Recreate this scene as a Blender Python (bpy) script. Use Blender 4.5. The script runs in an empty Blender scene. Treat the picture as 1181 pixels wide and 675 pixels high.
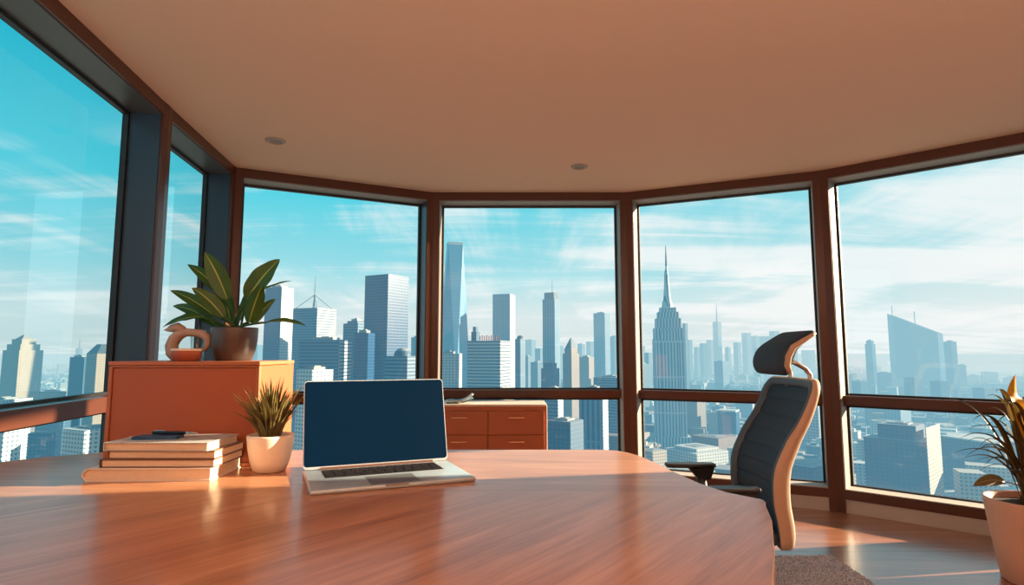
import bpy, bmesh, math, random
from mathutils import Vector, Matrix
random.seed(7)
R = math.radians
SC = bpy.context.scene
COL = SC.collection

# ------------------------------------------------------------------ survey of the place
F, CX, CY, HOR, EYE = 680.0, 590.5, 337.5, 407.0, 1.13
TH = math.atan((HOR - CY) / F)
def ray(px, py):
    a = (px - CX) / F; b = (CY - py) / F
    return (a, math.cos(TH) - b*math.sin(TH), math.sin(TH) + b*math.cos(TH))
def at_y(px, py, Y):
    d = ray(px, py); t = Y / d[1]
    return Vector((d[0]*t, Y, EYE + d[2]*t))
def at_z(px, py, z):
    d = ray(px, py); t = (z - EYE) / d[2]
    return Vector((d[0]*t, d[1]*t, z))

# ------------------------------------------------------------------ helpers
def lin(c):
    return tuple((x/255/12.92) if x/255 <= .04045 else ((x/255+.055)/1.055)**2.4 for x in c)

class NT:
    def __init__(s, name):
        s.m = bpy.data.materials.new(name); s.m.use_nodes = True
        s.t = s.m.node_tree; s.t.nodes.clear()
        s.out = s.n('ShaderNodeOutputMaterial')
    def n(s, typ, **kw):
        nd = s.t.nodes.new(typ)
        for k, v in kw.items(): setattr(nd, k, v)
        return nd
    def l(s, a, b): s.t.links.new(a, b)
    def set(s, sock, v):
        if isinstance(v, bpy.types.NodeSocket): s.l(v, sock)
        else: sock.default_value = v
    def math(s, op, a, b=0.0, c=None, clamp=False):
        nd = s.n('ShaderNodeMath', operation=op); nd.use_clamp = clamp
        s.set(nd.inputs[0], a); s.set(nd.inputs[1], b)
        if c is not None: s.set(nd.inputs[2], c)
        return nd.outputs[0]
    def mix(s, fac, a, b):
        nd = s.n('ShaderNodeMix', data_type='RGBA')
        s.set(nd.inputs[0], fac); s.set(nd.inputs[6], a); s.set(nd.inputs[7], b)
        return nd.outputs[2]
    def noise(s, vec, scale, detail=3, rough=.5, dist=0):
        nd = s.n('ShaderNodeTexNoise')
        if vec is not None: s.l(vec, nd.inputs['Vector'])
        nd.inputs['Scale'].default_value = scale; nd.inputs['Detail'].default_value = detail
        nd.inputs['Roughness'].default_value = rough; nd.inputs['Distortion'].default_value = dist
        return nd.outputs['Fac']
    def ramp(s, fac, stops):
        nd = s.n('ShaderNodeValToRGB'); el = nd.color_ramp.elements
        while len(el) < len(stops): el.new(.5)
        for e, (p, c) in zip(el, stops):
            e.position = p; e.color = (*c[:3], 1)
        s.l(fac, nd.inputs[0]); return nd.outputs[0]
    def mapping(s, vec, scale=(1,1,1), rot=(0,0,0)):
        nd = s.n('ShaderNodeMapping'); nd.inputs['Scale'].default_value = scale
        nd.inputs['Rotation'].default_value = rot; s.l(vec, nd.inputs['Vector']); return nd.outputs[0]
    def coord(s, w='Object'): return s.n('ShaderNodeTexCoord').outputs[w]
    def bsdf(s, color, rough=.5, metal=0, **kw):
        p = s.n('ShaderNodeBsdfPrincipled')
        s.set(p.inputs['Base Color'], color if isinstance(color, bpy.types.NodeSocket) else (*color[:3], 1))
        s.set(p.inputs['Roughness'], rough); s.set(p.inputs['Metallic'], metal)
        for k, v in kw.items(): s.set(p.inputs[k.replace('_', ' ')], v)
        return p
    def done(s, shader): s.l(shader, s.out.inputs[0]); return s.m

def plain(name, c, rough=.5, metal=0, var=.06, scale=12, bump=0, **kw):
    k = NT(name); c = lin(c)
    f = k.noise(k.coord(), scale, 4)
    col = k.mix(f, (*[x*(1-var*2) for x in c], 1), (*[min(1, x*(1+var*2)) for x in c], 1))
    p = k.bsdf(col, rough, metal, **kw)
    if bump:
        b = k.n('ShaderNodeBump'); b.inputs['Strength'].default_value = bump; b.inputs['Distance'].default_value = .01
        k.l(k.noise(k.coord(), scale*10, 3), b.inputs['Height']); k.l(b.outputs[0], p.inputs['Normal'])
    return k.done(p.outputs[0])

class MB:
    """collects shapes, then links them as one mesh object"""
    def __init__(s): s.bm = bmesh.new(); s.uv = None
    def box(s, x0, x1, y0, y1, z0, z1, bev=0, M=None, seg=2):
        r = bmesh.ops.create_cube(s.bm, size=1)['verts']
        for v in r: v.co = Vector((x0+(x1-x0)*(v.co.x+.5), y0+(y1-y0)*(v.co.y+.5), z0+(z1-z0)*(v.co.z+.5)))
        if bev:
            es = list({e for v in r for e in v.link_edges})
            q = bmesh.ops.bevel(s.bm, geom=es, offset=bev, segments=seg, affect='EDGES', profile=.5)
            r = list({v for f in q['faces'] for v in f.verts} | {v for v in r if v.is_valid})
        if M is not None:
            for v in r: v.co = M @ v.co
        return s
    def prism(s, pts, z0, z1, M=None, top=None):
        n = len(pts); top = top or pts
        a = [s.bm.verts.new((p[0], p[1], z0 if len(p) < 3 else p[2])) for p in pts]
        b = [s.bm.verts.new((p[0], p[1], z1 if len(p) < 3 else p[2])) for p in top]
        s.bm.faces.new(a[::-1]); s.bm.faces.new(b)
        for i in range(n): s.bm.faces.new((a[i], a[(i+1) % n], b[(i+1) % n], b[i]))
        if M is not None:
            for v in a + b: v.co = M @ v.co
        return s
    def lathe(s, prof, c=(0,0,0), seg=32, close=True, sq=1):
        rings = []
        for r, z in prof:
            if r < 1e-6: rings.append([s.bm.verts.new((c[0], c[1], c[2]+z))])
            else: rings.append([s.bm.verts.new((c[0]+r*math.cos(2*math.pi*i/seg), c[1]+sq*r*math.sin(2*math.pi*i/seg), c[2]+z)) for i in range(seg)])
        for A, B in zip(rings, rings[1:]):
            for i in range(seg):
                j = (i+1) % seg
                if len(A) == 1 and len(B) == 1: continue
                if len(A) == 1: s.bm.faces.new((A[0], B[j], B[i]))
                elif len(B) == 1: s.bm.faces.new((A[i], A[j], B[0]))
                else: s.bm.faces.new((A[i], A[j], B[j], B[i]))
        if close and len(rings[0]) > 1: s.bm.faces.new(rings[0][::-1])
        if close and len(rings[-1]) > 1: s.bm.faces.new(rings[-1])
        return s
    def tube(s, pts, rad, seg=10, cap=True):
        pts = [Vector(p) for p in pts]
        rad = rad if isinstance(rad, (list, tuple)) else [rad]*len(pts)
        prev = None; rings = []
        for i, p in enumerate(pts):
            t = (pts[min(i+1, len(pts)-1)] - pts[max(i-1, 0)]).normalized()
            if prev is None:
                prev = t.orthogonal().normalized()
            prev = (prev - t*prev.dot(t)).normalized(); b = t.cross(prev)
            rings.append([s.bm.verts.new(p + rad[i]*(math.cos(2*math.pi*k/seg)*prev + math.sin(2*math.pi*k/seg)*b)) for k in range(seg)])
        for A, B in zip(rings, rings[1:]):
            for i in range(seg): s.bm.faces.new((A[i], A[(i+1) % seg], B[(i+1) % seg], B[i]))
        if cap: s.bm.faces.new(rings[0][::-1]); s.bm.faces.new(rings[-1])
        return s
    def grid(s, fn, nu, nv, uvs=False):
        V = [[s.bm.verts.new(fn(i/nu, j/nv)) for j in range(nv+1)] for i in range(nu+1)]
        if uvs and s.uv is None: s.uv = s.bm.loops.layers.uv.new('UVMap')
        for i in range(nu):
            for j in range(nv):
                f = s.bm.faces.new((V[i][j], V[i+1][j], V[i+1][j+1], V[i][j+1]))
                if uvs:
                    for lp, (a, b) in zip(f.loops, ((i,j),(i+1,j),(i+1,j+1),(i,j+1))): lp[s.uv].uv = (a/nu, b/nv)
        return s
    def leaf(s, base, ctrl, tip, width, side=None, fold=.25, n=14, prof=None, wave=0):
        base, ctrl, tip = Vector(base), Vector(ctrl), Vector(tip)
        prof = prof or (lambda v: math.sin(math.pi*min(1, v**.8))**.8)
        def sp(v): return base*(1-v)**2 + ctrl*2*v*(1-v) + tip*v*v
        ax = (tip-base).normalized()
        side = Vector(side) if side is not None else ax.cross(Vector((0,0,1)))
        if side.length < 1e-3: side = Vector((1,0,0))
        side = (side - ax*side.dot(ax)).normalized()
        def fn(u, v):
            t = (sp(min(1, v+.01)) - sp(max(0, v-.01))).normalized()
            sd = (side - t*side.dot(t)).normalized(); nn = sd.cross(t)
            if nn.z < 0: nn = -nn
            q = (u-.5)*2; w = width/2*prof(v)
            return sp(v) + sd*q*w + nn*(abs(q)*w*fold + wave*math.sin(v*17+q)*w*abs(q))
        return s.grid(fn, 6, n, True)
    def build(s, name, mat, parent=None, world=False, smooth=False, label=None, auto=None):
        me = bpy.data.meshes.new(name)
        bmesh.ops.recalc_face_normals(s.bm, faces=s.bm.faces)
        if smooth:
            for f in s.bm.faces: f.smooth = True
        if auto is not None:
            for f in s.bm.faces: f.smooth = True
            for e in s.bm.edges:
                if len(e.link_faces) == 2 and e.calc_face_angle(0) > auto: e.smooth = False
        s.bm.to_mesh(me); s.bm.free()
        o = bpy.data.objects.new(name, me); COL.objects.link(o); me.materials.append(mat)
        if parent is not None:
            if world:
                w = parent; T = Matrix.Identity(4)
                while w is not None: T = w.matrix_basis @ T; w = w.parent
                me.transform(T.inverted())
            o.parent = parent
        if label: o['label'] = label
        return o
def tag(o, label=None, cat=None, group=None, kind=None):
    if label: o['label'] = label
    if cat: o['category'] = cat
    if group: o['group'] = group
    if kind: o['kind'] = kind
    return o
def thing(name, loc, rz=0, label=None, cat=None, group=None, kind=None):
    o = bpy.data.objects.new(name, None); COL.objects.link(o)
    o.location = loc; o.rotation_euler = (0, 0, rz); o.empty_display_size = .1
    o.matrix_basis = Matrix.Translation(Vector(loc)) @ Matrix.Rotation(rz, 4, 'Z')
    return tag(o, label, cat, group, kind)
def solidify(o, t, off=0):
    m = o.modifiers.new('solid', 'SOLIDIFY'); m.thickness = t; m.offset = off; return o
def subsurf(o, n=2):
    m = o.modifiers.new('sub', 'SUBSURF'); m.levels = n; m.render_levels = n; return o

# ------------------------------------------------------------------ interior materials
def wood(name, dark, mid, light, rough, scale, rot=0, planks=None, coat=.2, rot2=None, split=0.0, crough=.15):
    k = NT(name); co = k.coord()
    def layer(rot_):
        v = k.mapping(k.mapping(co, (1,1,1), (0, 0, rot_)), (scale*.35, scale*4, scale))
        v2 = k.mapping(k.mapping(co, (1,1,1), (0, 0, rot_)), (scale*1.5, scale*40, scale*8))
        return k.noise(v, 1.3, 6, .55, 1.4), k.noise(v2, 1.0, 4, .65, .4)
    n1, n2 = layer(rot)
    if rot2 is not None:
        a1, a2 = layer(rot2)
        sy = k.n('ShaderNodeSeparateXYZ'); k.l(co, sy.inputs[0])
        fb_ = k.n('ShaderNodeMapRange'); fb_.interpolation_type = 'SMOOTHSTEP'; k.l(sy.outputs[1], fb_.inputs[0])
        fb_.inputs[1].default_value = split-.12; fb_.inputs[2].default_value = split+.12
        def mx_(p_, q_): return k.math('ADD', k.math('MULTIPLY', p_, k.math('SUBTRACT', 1.0, fb_.outputs[0])), k.math('MULTIPLY', q_, fb_.outputs[0]))
        n1, n2 = mx_(a1, n1), mx_(a2, n2)
    f = k.math('ADD', k.math('MULTIPLY', n1, .58), k.math('MULTIPLY', n2, .42))
    col = k.ramp(f, [(.33, lin(dark)), (.5, lin(mid)), (.68, lin(light))])
    if planks:
        b = k.n('ShaderNodeTexBrick'); b.offset = .37
        k.l(co, b.inputs['Vector']); b.inputs['Scale'].default_value = 1
        b.inputs['Brick Width'].default_value = planks[0]; b.inputs['Row Height'].default_value = planks[1]
        b.inputs['Mortar Size'].default_value = .0025
        b.inputs['Color1'].default_value = (1,1,1,1); b.inputs['Color2'].default_value = (.78,.78,.78,1); b.inputs['Mortar'].default_value = (.45,.42,.4,1)
        m = k.n('ShaderNodeMix', data_type='RGBA', blend_type='MULTIPLY'); m.inputs[0].default_value = 1
        k.l(col, m.inputs[6]); k.l(b.outputs[0], m.inputs[7]); col = m.outputs[2]
    p = k.bsdf(col, k.math('ADD', rough, k.math('MULTIPLY', n2, .1)), 0, Coat_Weight=coat, Coat_Roughness=crough)
    bp = k.n('ShaderNodeBump'); bp.inputs['Strength'].default_value = .06; bp.inputs['Distance'].default_value = .002
    k.l(n2, bp.inputs['Height']); k.l(bp.outputs[0], p.inputs['Normal'])
    return k.done(p.outputs[0])

def leafmat(name, c1, c2, mid, rough=.4, trans=.25):
    k = NT(name); uv = k.coord('UV'); sx = k.n('ShaderNodeSeparateXYZ'); k.l(uv, sx.inputs[0])
    d = k.math('ABSOLUTE', k.math('SUBTRACT', sx.outputs[0], .5))
    rib = k.math('LESS_THAN', d, .035)
    vein = k.math('LESS_THAN', k.math('FRACT', k.math('ADD', k.math('MULTIPLY', sx.outputs[1], 11), k.math('MULTIPLY', d, -5))), .12)
    col = k.mix(k.noise(k.coord(), 9, 3), (*lin(c1), 1), (*lin(c2), 1))
    col = k.mix(k.math('MULTIPLY', vein, .1), col, (*lin(mid), 1))
    col = k.mix(k.math('MULTIPLY', rib, .8), col, (*lin(mid), 1))
    p = k.bsdf(col, rough)
    tr = k.n('ShaderNodeBsdfTranslucent'); k.l(col, tr.inputs[0])
    mx = k.n('ShaderNodeMixShader'); mx.inputs[0].default_value = trans
    k.l(p.outputs[0], mx.inputs[1]); k.l(tr.outputs[0], mx.inputs[2])
    return k.done(mx.outputs[0])

def glassmat(name, tint, spec=1.0, rough=0.0):
    k = NT(name)
    t = k.n('ShaderNodeBsdfTransparent'); t.inputs[0].default_value = (*tint, 1)
    g = k.n('ShaderNodeBsdfGlossy'); g.inputs['Roughness'].default_value = rough
    lw_ = k.n('ShaderNodeLayerWeight'); lw_.inputs[0].default_value = .5
    k_ = k.math('MULTIPLY', k.math('MULTIPLY_ADD', k.math('POWER', lw_.outputs['Facing'], 5.0), .95, .035), spec, clamp=True)
    mx = k.n('ShaderNodeMixShader'); k.l(k_, mx.inputs[0]); k.l(t.outputs[0], mx.inputs[1]); k.l(g.outputs[0], mx.inputs[2])
    return k.done(mx.outputs[0])

M = dict(
    desk=wood('desk_veneer', (140,90,62), (174,118,84), (196,142,106), .34, 3.0, R(3), coat=.45, rot2=R(-52), split=.12, crough=.16),
    floor=wood('floor_oak', (140,82,52), (168,104,68), (190,126,86), .3, 2.2, R(4), (1.6,.14), .9, crough=.2),
    edge=plain('desk_edge', (196,170,150), .4),
    ceil=plain('ceiling_paint', (208,174,150), .9, var=.01),
    wall=plain('wall_paint', (196,150,120), .9, var=.01),
    base=plain('baseboard_paint', (176,164,154), .6, var=.02),
    frame=plain('bronze_frame', (76,40,26), .3, .0, var=.03, scale=3),
    sky_tint_lining=plain('sky_tint_lining', (36,58,76), .4, var=.02),
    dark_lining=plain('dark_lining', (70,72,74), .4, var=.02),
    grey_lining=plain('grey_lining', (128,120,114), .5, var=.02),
    gasket=plain('black_gasket', (26,26,30), .5),
    cab=plain('burnt_orange_lacquer', (168,88,52), .45, var=.02, scale=4),
    cabtop=plain('cabinet_edge', (176,104,66), .4, var=.02),
    credtop=plain('credenza_top', (214,190,170), .4, var=.02),
    brass=plain('satin_brass', (220,170,130), .3, .9),
    alu=plain('aluminium', (168,184,194), .34, .35, var=.01),
    key=plain('black_key', (24,20,22), .45),
    well=plain('key_well', (34,26,26), .5),
    trackpad=plain('trackpad', (150,152,152), .3, .6, var=.01),
    potw=plain('cream_ceramic', (232,214,194), .5, var=.02),
    potd=plain('dark_bronze_pot', (82,72,68), .38, .3, var=.05),
    potb=plain('blush_planter', (206,160,136), .55, var=.02),
    soil=plain('soil', (58,40,30), .95, var=.3, scale=60, bump=.6),
    pages=plain('book_pages', (222,196,166), .8, var=.04, scale=90),
    cov1=plain('grey_cover', (176,176,172), .5, var=.02),
    cov2=plain('tan_cover', (120,84,64), .5, var=.02),
    cov3=plain('brown_cover', (92,60,48), .5, var=.02),
    cov4=plain('ivory_cover', (226,212,200), .5, var=.02),
    phone=plain('navy_slab', (40,86,122), .3, var=.02),
    pen=plain('black_pen', (24,22,24), .3),
    silver=plain('silver_tip', (215,215,210), .25, .9),
    navy=None,
    cframe=plain('charcoal_frame', (66,80,92), .55, var=.03),
    taupe=plain('taupe_shell', (170,144,122), .5, var=.02),
    blackp=plain('black_plastic', (30,32,36), .45),
    chrome=plain('brushed_steel', (170,165,160), .3, .8),
    fig=plain('tan_stoneware', (172,146,130), .65, var=.06, scale=30),
    terra=plain('terracotta', (166,84,54), .6, var=.05),
    paper=plain('white_paper', (220,222,220), .7, var=.02),
    teal=plain('teal_cover', (70,104,112), .4, var=.03),
    lamp=plain('lamp_glass', (110,100,96), .4),
    lampr=plain('lamp_ring', (150,128,114), .4),
    leafg=leafmat('rubber_leaf', (36,74,30), (64,112,36), (170,186,84), .35, .32),
    leafo=leafmat('olive_blade', (64,58,28), (128,112,58), (170,152,90), .5),
    leafd=leafmat('dracaena_blade', (46,44,26), (96,74,32), (150,110,50), .4),
    leafy=leafmat('amber_leaf', (196,120,24), (236,166,48), (250,200,90), .45, .4),
    glass=glassmat('clear_glass', (.97,.985,.985), 1.0),
    glassl=glassmat('teal_glass', (.86,.965,.975), 1.6),
    cup=glassmat('tumbler_glass', (.9,.95,.95), 1.6),
)
def navy():
    k = NT('navy_mesh_fabric'); co = k.coord()
    sx = k.n('ShaderNodeSeparateXYZ'); k.l(co, sx.inputs[0])
    w = k.noise(k.mapping(co, (200,200,200)), 1, 2)
    col = k.mix(w, (*lin((20,40,56)), 1), (*lin((36,60,78)), 1))
    return k.done(k.bsdf(col, .75).outputs[0])
M['navy'] = navy()
def screen():
    k = NT('dark_blue_display')
    p = k.bsdf(lin((1,8,14)), .5, 0); p.inputs['Emission Color'].default_value = (*lin((0,40,62)), 1); p.inputs['Emission Strength'].default_value = .85
    p.inputs['Specular IOR Level'].default_value = .03
    return k.done(p.outputs[0])
M['screen'] = screen()
def rugmat():
    k = NT('shag_wool'); co = k.coord()
    n = k.noise(co, 160, 2, .7)
    col = k.ramp(n, [(.3, lin((106,106,114))), (.55, lin((184,184,192))), (.75, lin((240,238,236)))])
    return k.done(k.bsdf(col, .95).outputs[0])
M['rug'] = rugmat()

# ------------------------------------------------------------------ room shell
CEIL = 2.5
PA0, PA1, PB, PC, PD, PE, PF, PG = [Vector(p) for p in
    ((-1.55,.60), (-1.911,3.163), (-2.05,4.259), (-.674,4.948), (.978,4.948), (2.325,4.343), (3.30,3.46), (3.62,2.25))]
BACK = -2.6
inner = [Vector((-1.55,BACK)), PA0, PA1, PB, PC, PD, PE, PF, PG, Vector((3.62,BACK))]
REC = .2
def outw(a, b):
    d = (b-a).normalized(); return Vector((-d.y, d.x))
facets = [(PA0,PA1), (PA1,PB), (PB,PC), (PC,PD), (PD,PE), (PE,PF), (PF,PG)]
outer = []
for i, p in enumerate(inner):
    a, b = inner[i-1], inner[(i+1) % len(inner)]
    n1, n2 = outw(a, p), outw(p, b); m = (n1+n2).normalized()
    outer.append(p + m*(REC+.06)/max(.3, m.dot(n1)))
mb = MB(); mb.prism([tuple(p) for p in outer], -.25, 0); tag(mb.build('floor', M['floor']), kind='structure')
mb = MB(); mb.prism([tuple(p) for p in outer], CEIL, CEIL+.25); tag(mb.build('ceiling', M['ceil']), kind='structure')
def wallseg(name, a, b):
    n = outw(a, b)
    mb = MB(); mb.prism([tuple(p) for p in (a, b, b+n*.2, a+n*.2)], 0, CEIL); tag(mb.build(name, M['wall']), kind='structure')
wallseg('wall_left', inner[0], PA0); wallseg('wall_right', PG, inner[-1]); wallseg('wall_back', inner[-1], inner[0])
HB, ST, SB = 2.432, .158, .095
for k, (a, b) in enumerate(facets):
    d = (b-a).normalized(); n = outw(a, b); L = (b-a).length
    g = .05
    w = thing('window_%d' % (k+1), ((a.x+b.x)/2, (a.y+b.y)/2, 0), kind='structure')
    left = k < 2
    def bar(mb, s0, s1, o0, o1, z0, z1):
        mb.prism([tuple(p) for p in (a+d*s0+n*o0, a+d*s1+n*o0, a+d*s1+n*o1, a+d*s0+n*o1)], z0, z1)
    rz = (.845, .918) if left else (.751, .817)
    mb = MB(); bar(mb, g, L-g, 0, REC, HB, CEIL); mb.build('head_rail', M['frame'], w, True)
    mb = MB(); bar(mb, g, L-g, 0, REC, SB, ST); mb.build('sill', M['frame'], w, True)
    mb = MB(); bar(mb, g, L-g, REC-.12, REC, *rz); mb.build('transom', M['frame'], w, True)
    mb = MB()
    for z0, z1 in ((ST, rz[0]), (rz[1], HB)):
        t = .022
        bar(mb, g, g+t, REC-.03, REC, z0, z1); bar(mb, L-g-t, L-g, REC-.03, REC, z0, z1)
        bar(mb, g+t, L-g-t, REC-.03, REC, z0, z0+t*.6); bar(mb, g+t, L-g-t, REC-.03, REC, z1-t, z1)
    mb.build('glazing_gasket', M['gasket'], w, True)
    lm = M['sky_tint_lining'] if k < 3 else M['grey_lining']  # reveal colours carry the sky reflection at left, the lit tone at right
    for s0, s1, nm in ((g, g+.006, 'jamb_lining'), (L-g-.006, L-g, 'jamb_lining')):
        mb = MB(); bar(mb, s0, s1, .014, REC-.031, ST, HB); mb.build(nm, lm, w, True)
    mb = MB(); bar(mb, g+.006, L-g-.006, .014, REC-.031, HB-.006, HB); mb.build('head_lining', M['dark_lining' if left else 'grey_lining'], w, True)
    mb = MB(); bar(mb, g+.006, L-g-.006, .014, REC-.031, ST, ST+.005); mb.build('sill_board', M['base'], w, True)  # pale strip: light on the sill top put into the colour
    for z0, z1 in ((ST, rz[0]), (rz[1], HB)):
        mb = MB(); q = [a+d*(g+.01)+n*(REC-.012), a+d*(L-g-.01)+n*(REC-.012)]
        vs = [mb.bm.verts.new((q[0].x, q[0].y, z0)), mb.bm.verts.new((q[1].x, q[1].y, z0)), mb.bm.verts.new((q[1].x, q[1].y, z1)), mb.bm.verts.new((q[0].x, q[0].y, z1))]
        mb.bm.faces.new(vs); mb.build('glass_pane', M['glassl' if left else 'glass'], w, True)
    # plinth under the sill
    mb = MB(); bar(mb, 0, L, .012, REC, 0, SB)
    tag(mb.build('baseboard_%s' % ['left','left_far','far_left','far','far_right','right','right_near'][k], M['base']), kind='structure')
posts = [PA0, PA1, PB, PC, PD, PE, PF, PG]
for i, c in enumerate(posts):
    j = inner.index(c); p, q = inner[j-1], inner[(j+1) % len(inner)]
    d1, d2 = (c-p).normalized(), (q-c).normalized(); n1, n2 = outw(p, c), outw(c, q)
    m = (n1+n2).normalized(); o = c + m*REC/max(.3, m.dot(n1))
    mb = MB(); mb.prism([tuple(v) for v in (c-d1*.052, c-d1*.052+n1*REC, o, c+d2*.052+n2*REC, c+d2*.052, c-m*.004)][::-1], .0, CEIL)
    tag(mb.build('trim_%d' % (i+1), M['frame']), kind='structure')

# unseen low wall added to shade the floor, slotted for a sliver of sun
pw = plain('blocker_render', (170,168,164), .8)
sa = Vector((math.cos(R(10)), math.sin(R(10)))); sn = Vector((-sa.y, sa.x))
mb = MB()
for l0, l1 in ((1.6, 2.66), (2.73, 3.21)):
    q = [sa*4.75+sn*l0, sa*4.9+sn*l0, sa*4.9+sn*l1, sa*4.75+sn*l1]
    mb.prism([tuple(v) for v in q], -.4, .93)
mb.prism([tuple(v) for v in (sa*4.4+sn*1.5, sa*5.0+sn*1.5, sa*5.0+sn*3.3, sa*4.4+sn*3.3)], -.5, -.4)
tag(mb.build('sun_blocker', pw), kind='structure')

# ------------------------------------------------------------------ downlights
for (px, py), lb in (((318,162), 'small recessed ceiling downlight near the left windows'), ((668,192), 'small recessed ceiling downlight near the middle window')):
    p = at_z(px, py, CEIL)
    t = thing('ceiling_downlight', p, 0, lb, 'ceiling light', 'recessed downlights in the ceiling')
    MB().lathe([(.036,0), (.036,-.004), (.05,-.012), (.062,-.006), (.064,0)], seg=32, close=False).build('trim_ring', M['lampr'], t, smooth=True)
    MB().lathe([(0,-.003), (.037,-.003)], seg=32, close=False).build('lens', M['lamp'], t)

# ------------------------------------------------------------------ desk
DZ = .78
desk = thing('desk', (-.5, 1.4, 0), 0, 'large glossy reddish-brown wooden desk with angled corners', 'desk')
top = [(-1.50,.62), (.30,.62), (.393,.935), (.462,1.085), (.545,1.285), (.588,1.42), (.600,1.445), (.598,1.46), (.590,1.468), (.540,1.53), (.505,1.63), (.480,1.77), (.447,2.00), (.43,2.07), (.405,2.13), (.37,2.17), (.335,2.183),
       (.30,2.185), (-.76,2.185), (-1.30,2.165), (-1.45,2.12), (-1.58,2.03), (-1.655,1.93)]
mb = MB(); mb.prism(top, DZ-.004, DZ)
o = mb.build('tabletop', M['desk'], desk, True)
c0 = Vector((-.5, 1.4))
mb = MB(); mb.prism([tuple(c0+(Vector(p)-c0)*1.003) for p in top], DZ-.036, DZ-.0035)
mb.build('edge_band', M['edge'], desk, True, label='pale edge band')
mb = MB(); mb.box(.05, .09, 1.0, 1.95, 0, DZ-.036, .004); mb.build('leg_panel', M['desk'], desk, True)
mb = MB(); mb.box(-1.40, -1.36, .8, 1.9, 0, DZ-.036, .004); mb.build('leg_panel', M['desk'], desk, True)
mb = MB(); mb.box(-1.36, .05, 1.86, 1.885, .25, DZ-.036, .003); mb.build('modesty_panel', M['desk'], desk, True)

# ------------------------------------------------------------------ laptop
lx, ly, lr, lw, ld, ll, lt = -.297, 1.571, .40, .432, .273, .262, .28
lap = thing('laptop', (lx, ly, DZ), lr, 'open silver laptop with blank dark blue screen on the desk', 'laptop')
hw = lw/2
mb = MB(); mb.box(-hw, hw, 0, ld, .0, .0125, .005, seg=3)
mb.build('base', M['alu'], lap, auto=R(40))
mb = MB(); mb.box(-hw+.05, hw-.05, ld-.134, ld-.022, .0123, .0129); mb.build('keyboard_well', M['well'], lap)
kw = (lw-.1)/14.0; kproto = None
rows = [(13, 0), (13, .3), (12, .6), (12, .8), (7, 0)]
for r_, (nk, offk) in enumerate(rows):
    for c_ in range(nk):
        if kproto is None:
            kproto = MB().box(-kw*.42, kw*.42, -.0085, .0085, 0, .0016, .0006, seg=1).build('key', M['key'], lap); k_ = kproto
        else:
            k_ = kproto.copy(); COL.objects.link(k_); k_.parent = lap
        step = (lw-.1)/nk
        k_.location = (-hw+.05+step*(c_+.5), ld-.035-.0215*r_, .0129)
        k_.scale = (step/kw, 1, 1)
mb = MB(); mb.box(-.065, .065, .010, .118, .0123, .0127, 0); mb.build('trackpad', M['trackpad'], lap)
mb = MB(); mb.box(-.03, .03, -.0006, .004, .008, .0127, 0); mb.build('lid_notch', M['trackpad'], lap)
T = Matrix.Translation((0, ld-.006, .0125)) @ Matrix.Rotation(-lt, 4, 'X')
mb = MB(); mb.tube([(-hw+.05, ld-.006, .0135), (hw-.05, ld-.006, .0135)], .005, 12); mb.build('hinge', M['cov3'], lap, auto=R(40))
def rrect(w0, w1, h0, h1, r, n=6):
    P = []
    for cx_, cz_, a0 in ((w1-r, h0+r, -90), (w1-r, h1-r, 0), (w0+r, h1-r, 90), (w0+r, h0+r, 180)):
        for i in range(n+1):
            a = R(a0+90*i/n); P.append((cx_+r*math.cos(a), cz_+r*math.sin(a)))
    return P
TX = T @ Matrix.Rotation(R(90), 4, 'X')   # local (x,y,z) -> panel plane
mb = MB(); mb.prism(rrect(-hw, hw, .002, ll, .012), -.007, 0, M=TX); lid = mb.build('screen_lid', M['alu'], lap, auto=R(40))
mb = MB(); mb.prism(rrect(-hw+.0025, hw-.0025, .009, ll-.0025, .010), 0, .0008, M=TX); mb.build('display', M['screen'], lid, label='dark blue display')

# ------------------------------------------------------------------ cabinet box on the desk
cx0, cx1, cy0, cy1, cz1 = -1.262, -.79, 1.86, 2.15, 1.103
cab = thing('storage_cabinet', ((cx0+cx1)/2, (cy0+cy1)/2, DZ), 0, 'burnt orange box cabinet with inset front standing on the desk', 'cabinet')
mb = MB(); mb.box(cx0, cx1, cy0+.012, cy1, DZ, cz1-.014, .002); mb.build('body', M['cab'], cab, True)
mb = MB(); mb.box(cx0-.002, cx1+.002, cy0-.002, cy1, cz1-.0125, cz1, .002); mb.build('top_board', M['cabtop'], cab, True)
mb = MB()
for q in ((cx0, cx0+.011, DZ, cz1-.014), (cx1-.011, cx1, DZ, cz1-.014), (cx0+.011, cx1-.011, DZ, DZ+.012), (cx0+.011, cx1-.011, cz1-.019, cz1-.014)):
    mb.box(q[0], q[1], cy0, cy0+.0118, q[2], q[3], .001)
mb.build('front_frame', M['cabtop'], cab, True)
mb = MB(); mb.box(cx0+.0125, cx1-.0125, cy0+.005, cy0+.0118, DZ+.0135, cz1-.0205, .001); mb.build('front_panel', M['cab'], cab, True)

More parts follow.
